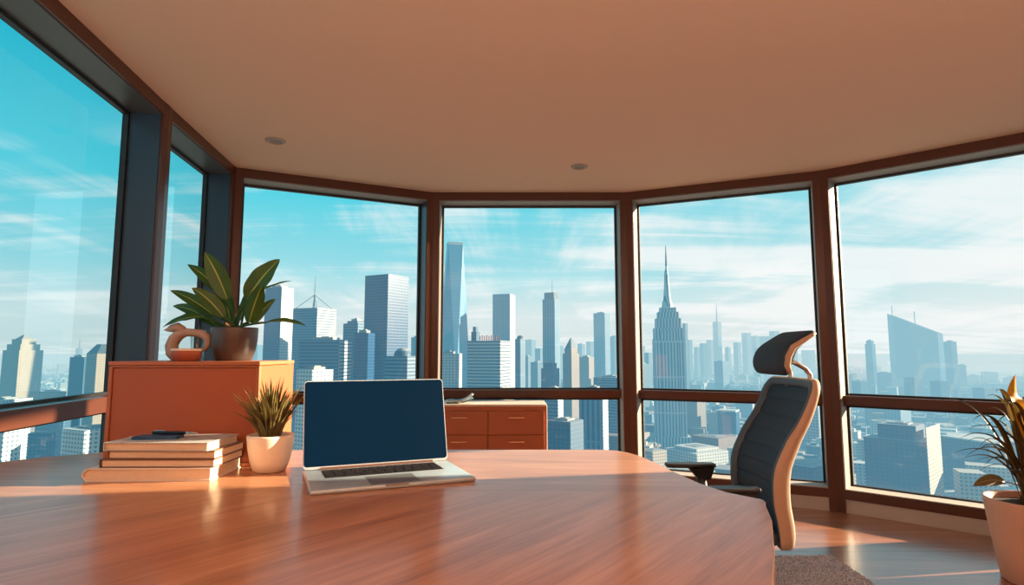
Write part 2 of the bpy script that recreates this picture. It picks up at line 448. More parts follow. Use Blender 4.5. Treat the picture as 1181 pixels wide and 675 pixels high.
# ------------------------------------------------------------------ books with slab and pen
bz = DZ
books = [(-1.165, -.83, 1.655, 1.852, .035, 'cov4', 'thick book with rounded ivory spine at the bottom of the desk stack', 1.5),
         (-1.135, -.822, 1.662, 1.845, .0225, 'cov3', 'brown-edged book second from the bottom of the desk stack', .5),
         (-1.120, -.822, 1.668, 1.85, .0225, 'cov2', 'tan book just under the top grey one in the desk stack', .0),
         (-1.128, -.838, 1.662, 1.842, .0225, 'cov1', 'pale grey book on top of the desk stack, carrying a pen', -1)]
for x0, x1, y0, y1, h, cv, lb, rz in books:
    c = Vector(((x0+x1)/2, (y0+y1)/2, bz)); t = thing('book', c, R(rz), lb, 'book', 'books stacked on the desk')
    wx, wy = (x1-x0)/2, (y1-y0)/2; th_ = .0022
    # pages: block with a slightly hollow fore edge
    n = 14; bulge = h*(.36 if cv == 'cov4' else .04); th_ = .0032 if cv == 'cov4' else .0024
    pp = [(wx-.003, th_), (-wx+.0045, th_)] + [(-wx+.0045-bulge*.98*math.sin(math.pi*i/n), th_+(h-2*th_)*i/n) for i in range(1, n)] + [(-wx+.0045, h-th_), (wx-.003, h-th_)]
    mb = MB(); mb.prism(pp, -wy+.005, wy-.005, M=Matrix.Rotation(R(90), 4, 'X')); mb.build('pages', M['pages'], t)
    mb = MB()
    outerp = [(wx, 0), (-wx, 0)] + [(-wx-bulge*math.sin(math.pi*i/n)+0, h*i/n) for i in range(1, n)] + [(-wx, h), (wx, h)]
    innerp = [(wx, h-th_), (-wx+.004, h-th_)] + [(-wx+.004-bulge*math.sin(math.pi*(n-i)/n), th_+(h-2*th_)*(n-i)/n) for i in range(1, n)] + [(-wx+.004, th_), (wx, th_)]
    P = outerp + innerp
    no = len(outerp)
    A = [mb.bm.verts.new((p[0], -wy, p[1])) for p in P]; B = [mb.bm.verts.new((p[0], wy, p[1])) for p in P]
    N = len(P)
    for i in range(N): mb.bm.faces.new((A[i], A[(i+1) % N], B[(i+1) % N], B[i]))
    for i in range(no-1):
        a_, b_ = i, i+1; c_, d_ = N-1-(i+1), N-1-i
        mb.bm.faces.new((A[a_], A[b_], A[c_], A[d_])); mb.bm.faces.new((B[a_], B[b_], B[c_], B[d_]))
    mb.build('cover', M[cv], t)
    bz += h
ph = thing('phone', (-1.03, 1.75, bz), R(7), 'slim dark navy phone lying on the top grey book', 'phone')
mb = MB(); mb.prism(rrect(-.062, .062, -.03, .03, .009), 0, .008); mb.build('body', M['phone'], ph, auto=R(40))
mb = MB(); mb.prism(rrect(-.059, .059, -.027, .027, .008), .008, .0086); mb.build('screen', M['phone'], ph)
pn = thing('pen', (-1.0, 1.765, bz+.0086+.005), R(-5), 'black pen with silver tip resting across the navy phone', 'pen')
mb = MB(); mb.tube([(-.058,0,0), (-.03,0,0), (.03,0,0), (.046,0,0)], [.0042,.005,.005,.0046], 12); mb.build('barrel', M['pen'], pn, auto=R(50))
mb = MB(); mb.tube([(.046,0,0), (.052,0,0), (.072,0,0), (.082,0,-.001)], [.0046,.0044,.0036,.001], 12); mb.build('tip', M['silver'], pn, auto=R(50), label='silver tip')
mb = MB(); mb.box(-.056, -.02, -.001, .001, .0048, .0066, .0004); mb.build('clip', M['silver'], pn)

# ------------------------------------------------------------------ small spiky plant
sp = thing('potted_plant', (-.722, 1.80, DZ), 0, 'spiky olive-green plant in a cream pot beside the laptop', 'potted plant')
prof = [(0,.0), (.040,0), (.046,.003), (.056,.03), (.063,.065), (.067,.10), (.0665,.106), (.063,.107), (.061,.10), (.058,.085)]
MB().lathe(prof, seg=40, close=False).build('pot', M['potw'], sp, smooth=True)
MB().lathe([(0,.092), (.03,.094), (.0595,.091)], seg=24, close=False).build('soil', M['soil'], sp)
mb = MB(); rg = random.Random(3)
for i in range(170):
    a = rg.uniform(0, 6.283); s_ = rg.random()**.7; rr = .03*s_
    b = Vector((rr*math.cos(a), rr*math.sin(a), .09))
    a += rg.uniform(-.3, .3)
    hgt = rg.uniform(.10, .205)*(1-.28*s_); sprd = (.02+.095*s_)*rg.uniform(.7, 1.2)
    tip = Vector((sprd*math.cos(a), sprd*math.sin(a), .09+hgt))
    tip.x = min(tip.x, .082)
    if tip.x < -.055: tip.y = min(tip.y, .04)
    ct = b*.6+tip*.4 + Vector((-.012*math.cos(a)*s_, -.012*math.sin(a)*s_, .03))
    mb.leaf(b, ct, tip, rg.uniform(.009, .014), fold=.5, n=6, prof=lambda v: max(.0, (.55+.9*v)*(1-v**2.2)))
mb.build('foliage', M['leafo'], sp, smooth=True)

# ------------------------------------------------------------------ broad-leaf plant on the cabinet
YP = 2.01
bp = thing('potted_plant', (at_y(270, 400, YP).x, YP, cz1), 0, 'broad-leaved green plant in a dark pot on top of the orange cabinet', 'potted plant')
prof = [(0,0), (.052,0), (.058,.004), (.068,.035), (.073,.07), (.0745,.108), (.073,.112), (.070,.11), (.069,.09)]
MB().lathe(prof, seg=40, close=False).build('pot', M['potd'], bp, smooth=True)
MB().lathe([(0,.098), (.04,.1), (.0705,.096)], seg=24, close=False).build('soil', M['soil'], bp)
mb = MB(); rg = random.Random(5)
c = Vector((bp.location.x, YP, cz1+.10))
#      tip px, mid px (where the blade begins), width, depth of the tip, tilt of the blade (y part of side)
LV = [((236,291), (262,345), .066, -.02, (1,.3,.5)), ((216,305), (254,338), .042, .06, (.3,.6,1)), ((323,299), (285,345), .080, .02, (1,-.2,-.6)),
      ((337,324), (286,346), .034, -.05, (.2,1,.6)), ((196,335), (246,364), .044, .03, (.2,.5,1)), ((221,332), (258,366), .052, -.05, (.3,.4,1)),
      ((199,353), (238,368), .04, .07, (.2,.4,1)), ((187,378), (232,366), .045, -.03, (.2,.8,.7)), ((353,376), (308,372), .028, -.06, (.1,1,.6)),
      ((303,328), (287,372), .06, -.05, (1,.2,-.3)), ((252,318), (266,372), .05, .08, (1,.3,.2)), ((300,322), (276,370), .05, .09, (1,-.3,.2)),
      ((215,362), (250,376), .032, .05, (.3,.5,1)), ((318,345), (292,374), .036, .07, (.3,.6,-.8))]
for (tx, ty), (mx_, my_), w_, dy, sd in LV:
    tip = at_y(tx, ty, YP+dy); mid = at_y(mx_, my_, YP+dy*.4)
    root = c + Vector((rg.uniform(-.02,.02), rg.uniform(-.02,.02), 0))
    kn = root*.5+mid*.5 + Vector((0,0,.012))
    pts = [root*(1-t_)**2+kn*2*t_*(1-t_)+mid*t_*t_ for t_ in [i/6 for i in range(7)]]
    ct = mid*.55+tip*.45 + Vector((0,0,.022))
    mb.leaf(mid, ct, tip, w_, side=sd, fold=.22, n=14, wave=.06, prof=lambda v: math.sin(math.pi*min(1,(v*.97+.03)**.75))**.75 if v < 1 else 0.0)
    mb.tube(pts, [.004]*6+[.0028], 6)
mb.build('foliage', M['leafg'], bp, world=True, smooth=True)

# ------------------------------------------------------------------ figurine, bowl and tumbler on the cabinet
YF = 1.97
fg = thing('animal_figurine', (at_y(212, 400, YF).x, YF+.02, cz1), 0, 'curvy tan stoneware animal figurine looping over a small bowl', 'figurine')
def q(px, py, dy=.02): return at_y(px, py, YF+dy)
mb = MB()
mb.tube([q(204,413), q(199,407), q(198,399), q(201,392), q(207,386), q(215,383.5), q(224,384), q(232,385), q(238,389), q(240,394), q(238,400), q(235,405)],
        [.018,.021,.021,.020,.018,.014,.013,.014,.014,.012,.010,.006], 14)
mb.build('body', M['fig'], fg, True, smooth=True)
mb = MB(); mb.tube([q(213,386), q(210,380.5), q(205,378), q(198,379), q(193,380.5), q(189,381)], [.008,.0145,.017,.013,.006,.001], 14)
mb.build('head', M['fig'], fg, True, smooth=True)
cu = thing('bowl', (at_y(220, 410, YF-.02).x, YF-.045, cz1), 0, 'small terracotta bowl with pale rim in front of the tan figurine', 'bowl')
MB().lathe([(0,0), (.032,0), (.038,.004), (.043,.018), (.0455,.036), (.0435,.037), (.040,.02), (.03,.006), (0,.005)], seg=32, close=False).build('body', M['terra'], cu, smooth=True)
MB().lathe([(.0456,.033), (.0472,.037), (.0455,.0405), (.0432,.037)], seg=32, close=False).build('rim', M['potw'], cu, smooth=True, label='pale glazed rim')
gl = thing('glass_tumbler', (at_y(227, 410, YF+.09).x, YF+.09, cz1), 0, 'clear glass tumbler standing behind the tan figurine', 'glass')
MB().lathe([(0,.004), (.016,.004), (.018,0), (.020,.002), (.0235,.105), (.022,.105), (.0185,.01), (0,.009)], seg=28, close=False).build('body', M['cup'], gl, smooth=True)

# ------------------------------------------------------------------ credenza by the window
YC = 4.42
cr = thing('credenza', (-.17, YC+.22, 0), 0, 'low orange-brown drawer credenza under the middle window', 'credenza')
X0, X1, ZT = -.61, .255, .748
mb = MB(); mb.box(X0+.004, X1-.004, YC+.016, YC+.43, .0, ZT-.014, .004); mb.build('body', M['cab'], cr, True)
mb = MB(); mb.prism([(x, z) for x, z in [(X0,0), (X1,0)]] and rrect(X0, X1, -.03, ZT, .018, 5), 0, .012, M=Matrix.Translation((0, YC+.014, 0)) @ Matrix.Rotation(R(90), 4, 'X'))
mb.build('front_frame', M['cab'], cr, True)
mb = MB(); mb.box(X0-.004, X1+.004, YC, YC+.43, ZT-.0135, ZT, .004); mb.build('top_board', M['credtop'], cr, True, label='pale top board')
mb = MB(); mb.box(X1-.0035, X1+.005, YC, YC+.43, 0, ZT-.014, .003); mb.build('side_panel', M['credtop'], cr, True, label='pale side panel')
for cx_ in (-.3865, .0335):
    for r_ in range(4):
        z1 = .700-.174*r_; z0 = z1-.168 if r_ < 3 else .02
        mb = MB(); mb.box(cx_-.2055, cx_+.2055, YC-.011, YC+.0018, z0, z1, .0025); dr = mb.build('drawer', M['cab'], cr, True)
        hz = z1-.045
        mb = MB(); mb.tube([(cx_-.058, YC-.034, hz), (cx_+.058, YC-.034, hz)], .006, 10)
        for s_ in (-.05, .05): mb.tube([(cx_+s_, YC-.034, hz), (cx_+s_, YC-.0112, hz)], .004, 8)
        mb.build('handle', M['brass'], dr, True, auto=R(50), label='brass bar handle')
mg = thing('magazine', (-.40, YC+.15, ZT), R(8), 'curled teal-covered magazine lying on the credenza top', 'magazine')
def curl(z0, am): return lambda u, v: ((u-.5)*.20, (v-.5)*.15, z0+.004+am*(max(0, u-.55)**1.5)*.16+.004*math.sin(u*5+v*2)**2)
o = MB().grid(curl(.004,.6), 14, 6).build('cover', M['teal'], mg, smooth=True, label='teal cover'); solidify(o, .004)
o = MB().grid(curl(.012,1.05), 14, 6).build('pages', M['paper'], mg, smooth=True); solidify(o, .007)
o.scale = (1.0, .92, 1)
mb = MB().grid(lambda u, v: ((u-.5)*.11-.03, (v-.5)*.11, .024+.002*math.sin(6*u)), 8, 4); o = mb.build('loose_cover', M['teal'], mg, smooth=True, label='dark cover flap'); solidify(o, .002)

# ------------------------------------------------------------------ rug
mb = MB(); rg = random.Random(11)
RX0, RX1, RY0, RY1 = .50, 1.765, 1.35, 3.39
def rugf(u, v):
    e = min(u, 1-u, v, 1-v)
    z = .004 if e < .004 else .006+rg.uniform(0, .020)
    j = 0.006
    return (RX0+(RX1-RX0)*u+rg.uniform(-j, j), RY0+(RY1-RY0)*v+rg.uniform(-j, j), z)
mb.grid(rugf, 150, 230)
rug = mb.build('rug', M['rug']); tag(rug, 'shaggy grey-beige rug under the office chair', 'rug')

# ------------------------------------------------------------------ office chair
ch = thing('office_chair', (.80, 2.525, .028), 0, 'navy mesh office chair with headrest and taupe shell beside the desk', 'chair')
YN, YFAR = 2.30, 2.75
ZP = [.375,.46,.565,.68,.79,.87,.96,1.025]; XP = [1.012,1.008,.992,1.0,1.05,1.105,1.148,1.168]; TP = [.05,.06,.064,.064,.058,.046,.036,.03]
def lerp(z, A):
    z = min(max(z, ZP[0]), ZP[-1])
    for i in range(len(ZP)-1):
        if z <= ZP[i+1]:
            t = (z-ZP[i])/(ZP[i+1]-ZP[i]); 
            p0, p1, p2, p3 = A[max(0,i-1)], A[i], A[i+1], A[min(len(A)-1,i+2)]
            return .5*((2*p1)+(-p0+p2)*t+(2*p0-5*p1+4*p2-p3)*t*t+(-p0+3*p1-3*p2+p3)*t**3)
    return A[-1]
YM = (YN+YFAR)/2; HWB = (YFAR-YN)/2
def backx(y, z, off=0):
    u = (y-YM)/HWB
    return lerp(z, XP) + .035*(1-u*u) + off
def loop(inset, n=8):
    r = max(.012, .05-inset)
    return rrect(YN+inset, YFAR-inset, .375+inset*1.2, 1.025-inset, r, n)
def dense(P, step=.02):
    out = []
    for i, p in enumerate(P):
        q_ = P[(i+1) % len(P)]; L_ = math.dist(p, q_); k = max(1, int(L_/step))
        for j in range(k): out.append((p[0]+(q_[0]-p[0])*j/k, p[1]+(q_[1]-p[1])*j/k))
    return out
# frame ring: same number of points on outer and inner loop
def ringpts(inset):
    return dense(rrect(YN+inset, YFAR-inset, .375+inset*1.3, 1.025-inset, .05-inset*.4, 8)), None
def resample(P, n):
    P = P+[P[0]]; L_ = [0]
    for a_, b_ in zip(P, P[1:]): L_.append(L_[-1]+math.dist(a_, b_))
    out = []; k = 0
    for i in range(n):
        s_ = L_[-1]*i/n
        while L_[k+1] < s_: k += 1
        t = (s_-L_[k])/max(1e-9, L_[k+1]-L_[k]); out.append((P[k][0]+(P[k+1][0]-P[k][0])*t, P[k][1]+(P[k+1][1]-P[k][1])*t))
    return out
NR = 120
def rl(ins, r): return resample(rrect(YN+ins, YFAR-ins, .375+ins*1.2, 1.025-ins, r, 8), NR)
def ring(loops, closed=False):
    mb = MB(); V = [[mb.bm.verts.new((backx(y, z, off(z) if callable(off) else off), y, z)) for y, z in P] for P, off in loops]
    for A, B in zip(V, V[1:]):
        for i in range(NR): mb.bm.faces.new((A[i], A[(i+1) % NR], B[(i+1) % NR], B[i]))
    return mb
thk = lambda z: lerp(z, TP)
# taupe shell: the outside of the frame, from the front rim round to the back
mb = ring([(rl(.006,.05), 0.0), (rl(.0,.055), .006), (rl(.0,.055), lambda z: thk(z)-.006), (rl(.008,.05), thk), (rl(.045,.04), thk), (rl(.05,.035), lambda z: thk(z)-.008)])
mb.build('backrest_shell', M['taupe'], ch, True, smooth=True, label='taupe back shell')
mb = ring([(rl(.006,.05), .0), (rl(.010,.05), -.005), (rl(.03,.045), -.004), (rl(.036,.04), .004), (rl(.040,.04), .02)])
mb.build('backrest_frame', M['cframe'], ch, True, smooth=True, label='charcoal rim of the back')
def meshf(u, v):
    y = YN+.036+(YFAR-YN-.072)*u; z = .42+(.992-.42)*v
    rib = abs(math.sin(v*math.pi*9))
    return (backx(y, z, .012-.006*rib**.35), y, z)
o = MB().grid(meshf, 24, 180).build('mesh_panel', M['navy'], ch, True, smooth=True, label='navy ribbed mesh'); solidify(o, .004, 1)
# headrest: a pad curved back at the top
HY0, HY1 = 2.385, 2.685
HZ = [(1.036,1.098,.030),(1.068,1.080,.046),(1.11,1.082,.052),(1.155,1.106,.047),(1.185,1.155,.034),(1.212,1.20,.022),(1.222,1.222,.010)]
def headsec(u):
    c_ = 1-(2*u-1)**2; f_ = min(1, (c_*3.2)**.5) if c_ > 0 else 0
    return c_, f_
mb = MB(); rings = []
NU = 16
for i in range(NU+1):
    u = i/NU; c_ = 1-abs(2*u-1)**2; f_ = max(.25, min(1, (c_*4)**.4))
    y = HY0+(HY1-HY0)*u; zc = 1.135
    front = [(x-.01*c_+.012*(1-f_), zc+(z-zc)*(.88+.12*f_)) for z, x, t in HZ]
    back = [(x+t*f_-.01*c_+.012*(1-f_), zc+(z-zc)*(.88+.12*f_)) for z, x, t in HZ][::-1]
    rings.append([mb.bm.verts.new((x, y, z)) for x, z in front+back])
for A, B in zip(rings, rings[1:]):
    for i in range(len(A)): mb.bm.faces.new((A[i], A[(i+1) % len(A)], B[(i+1) % len(A)], B[i]))
mb.bm.faces.new(rings[0]); mb.bm.faces.new(rings[-1][::-1])
hd = mb.build('headrest', M['navy'], ch, True, smooth=True, label='navy curved headrest'); subsurf(hd, 1)
for yy in (HY0+.004, HY1-.004):
    mb = MB(); mb.tube([(x+t*.6, yy, 1.135+(z-1.135)*.85) for z, x, t in HZ], [.010,.013,.014,.013,.011,.008,.005], 8)
    mb.build('headrest_trim', M['taupe'], hd, True, smooth=True, label='taupe side trim')
for yy in (2.43, 2.60):
    mb = MB(); mb.tube([(1.135, yy, 1.10), (1.165, yy, 1.085), (1.20, yy, 1.065), (1.218, yy, 1.04), (1.215, yy, 1.015), (1.20, yy, .985)], [.010,.010,.010,.010,.010,.010], 10)
    mb.build('headrest_bracket', M['chrome'], ch, True, smooth=True, label='steel bracket')
# seat, arms
mb = MB(); mb.box(.56, 1.01, 2.30, 2.75, .40, .455, .022, seg=3); mb.build('seat', M['navy'], ch, True, auto=R(60))
mb = MB(); mb.box(.62, 1.0, 2.36, 2.69, .36, .3995, .01); mb.build('seat_pan', M['blackp'], ch, True)
for yy, s_ in ((2.27, -1), (2.755, 1)):
    mb = MB(); P = []
    x0, x1 = .70, .925
    n = 10
    for i in range(n+1):
        t = i/n; P.append((x0+(x1-x0)*t, .036*(.72+.28*math.sin(math.pi*min(1, t*1.1)))))
    pts = [(x, yy-w_) for x, w_ in P]+[(x, yy+w_) for x, w_ in P[::-1]]
    mb.prism(pts, .612, .630)
    arm = mb.build('armrest_pad', M['blackp'], ch, True)
    b_ = arm.modifiers.new('b', 'BEVEL'); b_.width = .007; b_.segments = 3
    mb = MB(); mb.prism([(.845, yy-.016), (.90, yy-.018), (.90, yy+.018), (.845, yy+.016)], .560, .6115, top=[(.80, yy-.026), (.915, yy-.026), (.915, yy+.026), (.80, yy+.026)])
    mb.build('armrest_bracket', M['blackp'], ch, True)
    mb = MB(); mb.tube([(.86, yy, .565), (.87, yy, .50), (.89, yy-s_*.01, .44), (.90, yy-s_*.04, .395), (.86, yy-s_*.12, .38)], [.022,.022,.022,.02,.02], 10)
    mb.build('armrest_post', M['blackp'], ch, True, smooth=True)
mb = MB(); mb.lathe([(.03,.10), (.03,.22), (.022,.221), (.022,.36)], c=(.80,2.525,0), seg=20); mb.build('gas_lift', M['chrome'], ch, True, auto=R(40))
mb = MB(); mb.tube([(.90,2.525,.38), (1.03,2.525,.385), (1.075,2.525,.43), (1.075,2.525,.52)], [.03,.03,.028,.025], 10); mb.build('back_support', M['blackp'], ch, True, smooth=True)
for i in range(5):
    a = R(72*i+36); e = Vector((.80+.29*math.cos(a), 2.525+.29*math.sin(a), .10))
    mb = MB(); mb.tube([(.80,2.525,.125), (.80+.12*math.cos(a), 2.525+.12*math.sin(a), .118), e], [.028,.024,.016], 10); lg = mb.build('base_leg', M['blackp'], ch, True, smooth=True)
    mb = MB(); sdv = Vector((-math.sin(a), math.cos(a), 0))
    w0 = Vector((e.x, e.y, .0305+.028))
    for s_ in (-1, 1): mb.tube([w0+sdv*s_*.008, w0+sdv*s_*.024], .03, 18)
    mb.tube([w0+Vector((0,0,.012)), e], .008, 8)
    mb.build('caster', M['blackp'], lg, True, auto=R(40))

# ------------------------------------------------------------------ big floor plant
fp = thing('potted_plant', (2.615, 3.04, 0), 0, 'tall arching dark-leaved plant in a large blush floor pot', 'potted plant')
prof = [(0,0), (.150,0), (.158,.006), (.178,.15), (.198,.30), (.208,.388), (.208,.398), (.200,.40), (.194,.395), (.188,.36)]
MB().lathe(prof, seg=56, close=False).build('pot', M['potb'], fp, smooth=True)
MB().lathe([(0,.372), (.1,.375), (.192,.365)], seg=30, close=False).build('soil', M['soil'], fp)
mb = MB(); my = MB(); rg = random.Random(9)
c = Vector((2.615, 3.04, .37))
def strap(mb_, tip, arch, w_, spread=.05):
    tip = Vector(tip); b = c + Vector((rg.uniform(-spread, spread), rg.uniform(-spread, spread), 0))
    d = Vector((tip.x-b.x, tip.y-b.y, 0))
    ct = b + d*.35 + Vector((0, 0, arch))
    mb_.leaf(b, ct, tip, w_, fold=.45, n=16, prof=lambda v: max(0, (.35+.65*math.sin(math.pi*min(1, v**.9)))*(1-v**5)))
for (px, py), dy, arch, w_ in [((1105,507),-.05,.46,.03), ((1112,512),.12,.42,.024), ((1121,486),-.1,.56,.032), ((1112,497),.0,.5,.028), ((1137,458),.05,.62,.038), ((1148,452),-.08,.66,.04),
                               ((1160,470),-.15,.62,.045), ((1118,535),.1,.32,.018), ((1127,545),-.12,.3,.016), ((1133,540),.05,.34,.018), ((1140,490),.15,.5,.03), ((1128,520),-.16,.4,.024)]:
    strap(mb, at_y(px, py, 3.04+dy), arch, w_)
for i in range(34):
    a = rg.uniform(-2.2, 2.2); rr = rg.uniform(.12, .42); z = rg.uniform(.62, 1.02)-rr*.25
    strap(mb, (c.x+rr*math.cos(a), c.y+rr*math.sin(a), z), z-.37+rg.uniform(.12, .25), rg.uniform(.024, .045))
mb.build('foliage', M['leafd'], fp, True, smooth=True)
my.leaf(at_y(1187,520,3.0), at_y(1166,470,3.0), at_y(1171,432,3.0), .085, side=(1,.3,.1), fold=.35, n=16, prof=lambda v: math.sin(math.pi*min(1, v**1.15))**.9)
my.leaf(at_y(1196,500,3.08), at_y(1200,450,3.08), at_y(1192,430,3.1), .07, side=(1,-.3,.1), fold=.3, n=16)
my.build('amber_leaf', M['leafy'], fp, True, smooth=True, label='amber yellow upright leaves')
my = MB()
my.leaf(at_y(1160,556,2.92), at_y(1140,550,2.9), at_y(1122,561,2.88), .055, side=(.1,.5,1), fold=.2, n=14)
my.tube([tuple(c), at_y(1176,560,2.98), at_y(1160,556,2.92)], [.004,.004,.003], 6)
my.build('drooping_leaf', M['leafo'], fp, True, smooth=True, label='drooping olive leaf')

# ================================================================== the city outside
GZ = EYE-160.0
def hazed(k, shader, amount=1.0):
    """aerial haze painted into the material: depends on how far the surface stands from the office tower"""
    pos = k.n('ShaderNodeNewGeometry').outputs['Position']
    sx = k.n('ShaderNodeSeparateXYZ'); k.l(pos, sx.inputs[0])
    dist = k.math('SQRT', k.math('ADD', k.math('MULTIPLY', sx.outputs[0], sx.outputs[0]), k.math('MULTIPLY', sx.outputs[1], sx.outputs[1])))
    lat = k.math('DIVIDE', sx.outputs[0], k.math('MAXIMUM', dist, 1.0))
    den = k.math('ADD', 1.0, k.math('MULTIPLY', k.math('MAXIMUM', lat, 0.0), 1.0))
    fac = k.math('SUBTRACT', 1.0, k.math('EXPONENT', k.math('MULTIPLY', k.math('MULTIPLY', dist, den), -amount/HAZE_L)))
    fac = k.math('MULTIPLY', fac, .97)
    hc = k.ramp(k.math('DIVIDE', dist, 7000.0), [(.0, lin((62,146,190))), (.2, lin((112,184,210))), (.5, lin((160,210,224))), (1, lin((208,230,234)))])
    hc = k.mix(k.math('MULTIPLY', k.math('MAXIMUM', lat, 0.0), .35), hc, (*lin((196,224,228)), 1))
    em = k.n('ShaderNodeEmission'); k.l(hc, em.inputs[0]); em.inputs[1].default_value = 1.0  # haze is a glow mixed into each city surface, not real air
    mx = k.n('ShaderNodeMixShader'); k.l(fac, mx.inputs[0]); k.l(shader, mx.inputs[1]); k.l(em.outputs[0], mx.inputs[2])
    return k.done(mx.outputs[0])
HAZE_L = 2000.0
CITY_K = .42
def facade(name, wall, win, fh=4, bw=3, fv=.5, fb=.6, roof=(190,190,186), rough=.6, gloss=0, amount=1.0, ck=None):
    k = NT(name); co = k.coord(); sx = k.n('ShaderNodeSeparateXYZ'); k.l(co, sx.inputs[0])
    s = k.math('ADD', sx.outputs[0], sx.outputs[1])
    mk = k.math('LESS_THAN', k.math('FRACT', k.math('DIVIDE', sx.outputs[2], fh)), fv)
    if bw: mk = k.math('MULTIPLY', mk, k.math('LESS_THAN', k.math('FRACT', k.math('DIVIDE', s, bw)), fb))
    no = k.n('ShaderNodeSeparateXYZ'); k.l(k.n('ShaderNodeNewGeometry').outputs['Normal'], no.inputs[0])
    up = k.math('GREATER_THAN', no.outputs[2], .6)
    var = k.noise(k.mapping(co, (.05,.05,.05)), 1, 3)
    wc = k.mix(var, (*[x*.85 for x in lin(wall)], 1), (*[min(1, x*1.1) for x in lin(wall)], 1))
    col = k.mix(mk, wc, (*lin(win), 1))
    col = k.mix(up, col, (*lin(roof), 1))
    col = k.mix(ck or CITY_K, (0,0,0,1), col)
    p = k.bsdf(col, rough if not gloss else k.math('SUBTRACT', rough, k.math('MULTIPLY', mk, gloss)))
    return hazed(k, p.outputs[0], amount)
FM = dict(
    glassblue=facade('blue_glass_tower', (60,118,158), (34,90,134), 4, 3, .8, .8, rough=.4, gloss=.15),
    paleglass=facade('pale_glass_tower', (134,182,206), (92,150,182), 5, 4, .8, .8, rough=.35, gloss=.15, ck=.62),
    darkglass=facade('dark_glass_tower', (34,100,146), (20,82,128), 4, 2.5, .75, .85, rough=.4, gloss=.15),
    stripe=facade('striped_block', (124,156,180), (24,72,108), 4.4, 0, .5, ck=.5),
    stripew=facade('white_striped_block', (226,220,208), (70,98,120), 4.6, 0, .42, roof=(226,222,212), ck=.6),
    cream=facade('cream_masonry', (222,190,150), (110,96,88), 4, 3.4, .5, .42, roof=(200,180,156)),
    creamb=facade('pale_masonry', (226,208,184), (96,104,112), 4, 4, .5, .5, roof=(214,206,194), ck=.55),
    white=facade('white_render', (236,232,222), (96,118,134), 4.2, 5, .45, .5, roof=(228,226,220), ck=.6),
    grid=facade('white_grid_block', (206,212,210), (70,104,124), 5, 5, .6, .62, roof=(214,210,202)),
    rib=facade('ribbed_stone', (216,216,212), (70,90,106), 60, 5.2, .96, .42, roof=(190,186,178), ck=.8),
    ribblue=facade('ribbed_blue', (132,168,192), (44,92,126), 60, 6, .97, .5, roof=(190,196,196), ck=.5),
    bluelow=facade('blue_low_block', (72,116,146), (36,82,116), 4.5, 5, .55, .6, roof=(186,190,190)),
    hazy=facade('hazy_block', (84,126,150), (48,96,124), 6, 6, .5, .5),
    tan=facade('tan_block', (190,160,136), (110,100,98), 4, 4, .5, .5, roof=(196,180,164)),
    roofm=facade('roof_plant', (190,190,186), (170,170,168), 3, 3, .4, .4),
    mast=facade('mast_steel', (150,160,166), (120,130,138), 8, 0, .4),
    red=facade('red_sign', (206,92,70), (206,92,70), 90, 0, .5),
    slate=facade('slate_roof', (84,92,98), (84,92,98), 9, 0, .3, roof=(84,92,98)),
    brick=facade('brick_low', (164,126,108), (88,84,86), 3.6, 3, .5, .5, roof=(178,158,144)),
)
occl = []      # what each tower covers, for leaving out low blocks that nothing would show of
foot = []
def tower(name, label, pl, pe, pr, ptop, Y, mat, tiers=(), mast=None, roof=True, extra=None, group=None, zb=None):
    def u(px): d = ray(px, HOR); return d[0]/d[1]
    ul, ue, ur = u(pl), u(pe), u(pr); E = Vector((ue*Y, Y)); best = None
    for i in range(3, 84):
        t = R(i); c_, s_ = math.cos(t), math.sin(t)
        d1, d2 = c_+ul*s_, s_-ur*c_
        if d1 < .08 or d2 < .05: continue
        a = (E.x-ul*Y)/d1; b = (ur*Y-E.x)/d2
        if a <= 0 or b <= 0: continue
        sc_ = abs(math.log(b/a)) + (0.02*abs(i-30))
        if best is None or sc_ < best[0]: best = (sc_, t, a, b)
    _, t, a, b = best
    c_, s_ = math.cos(t), math.sin(t); X_, Y_ = Vector((c_, -s_)), Vector((s_, c_))
    cen = E - X_*a/2 + Y_*b/2
    H_ = at_y(pe, ptop, Y).z - GZ
    root = thing(name, (cen.x, cen.y, GZ), -t, label, 'building', group)
    z_of = lambda py: at_y(pe, py, Y).z - GZ
    hb = H_
    tl = []
    for fr, py in tiers: tl.append((fr, z_of(py)))
    mb = MB(); mb.box(-a/2, a/2, -b/2, b/2, 0, H_); mb.build('tower_body', FM[mat], root)
    z = H_; fr = 1
    for fr_, zt in tl:
        mb = MB(); mb.box(-a/2*fr_, a/2*fr_, -b/2*fr_, b/2*fr_, z, zt); mb.build('setback', FM[mat], root); z = zt; fr = fr_
    if roof:
        mb = MB(); hh = min(H_*.03, 5)
        mb.box(-a*.3*fr, a*.25*fr, -b*.25*fr, b*.3*fr, z, z+hh*.7); mb.box(-a*.1*fr, a*.1*fr, -b*.1*fr, b*.2*fr, z+hh*.7, z+hh)
        mb.build('roof_plant', FM['roofm'], root)
    if mast:
        mb = MB(); zt = z_of(mast[0]); w_ = mast[1]
        mb.tube([(0,0,z), (0,0,z+(zt-z)*.55), (0,0,zt)], [w_, w_*.6, w_*.25], 8); mb.build('mast', FM['mast'], root)
    if extra: extra(root, a, b, z, z_of)
    occl.append((pl, pr, ptop, Y)); foot.append((cen.x, cen.y, max(a, b)*.75))
    return root

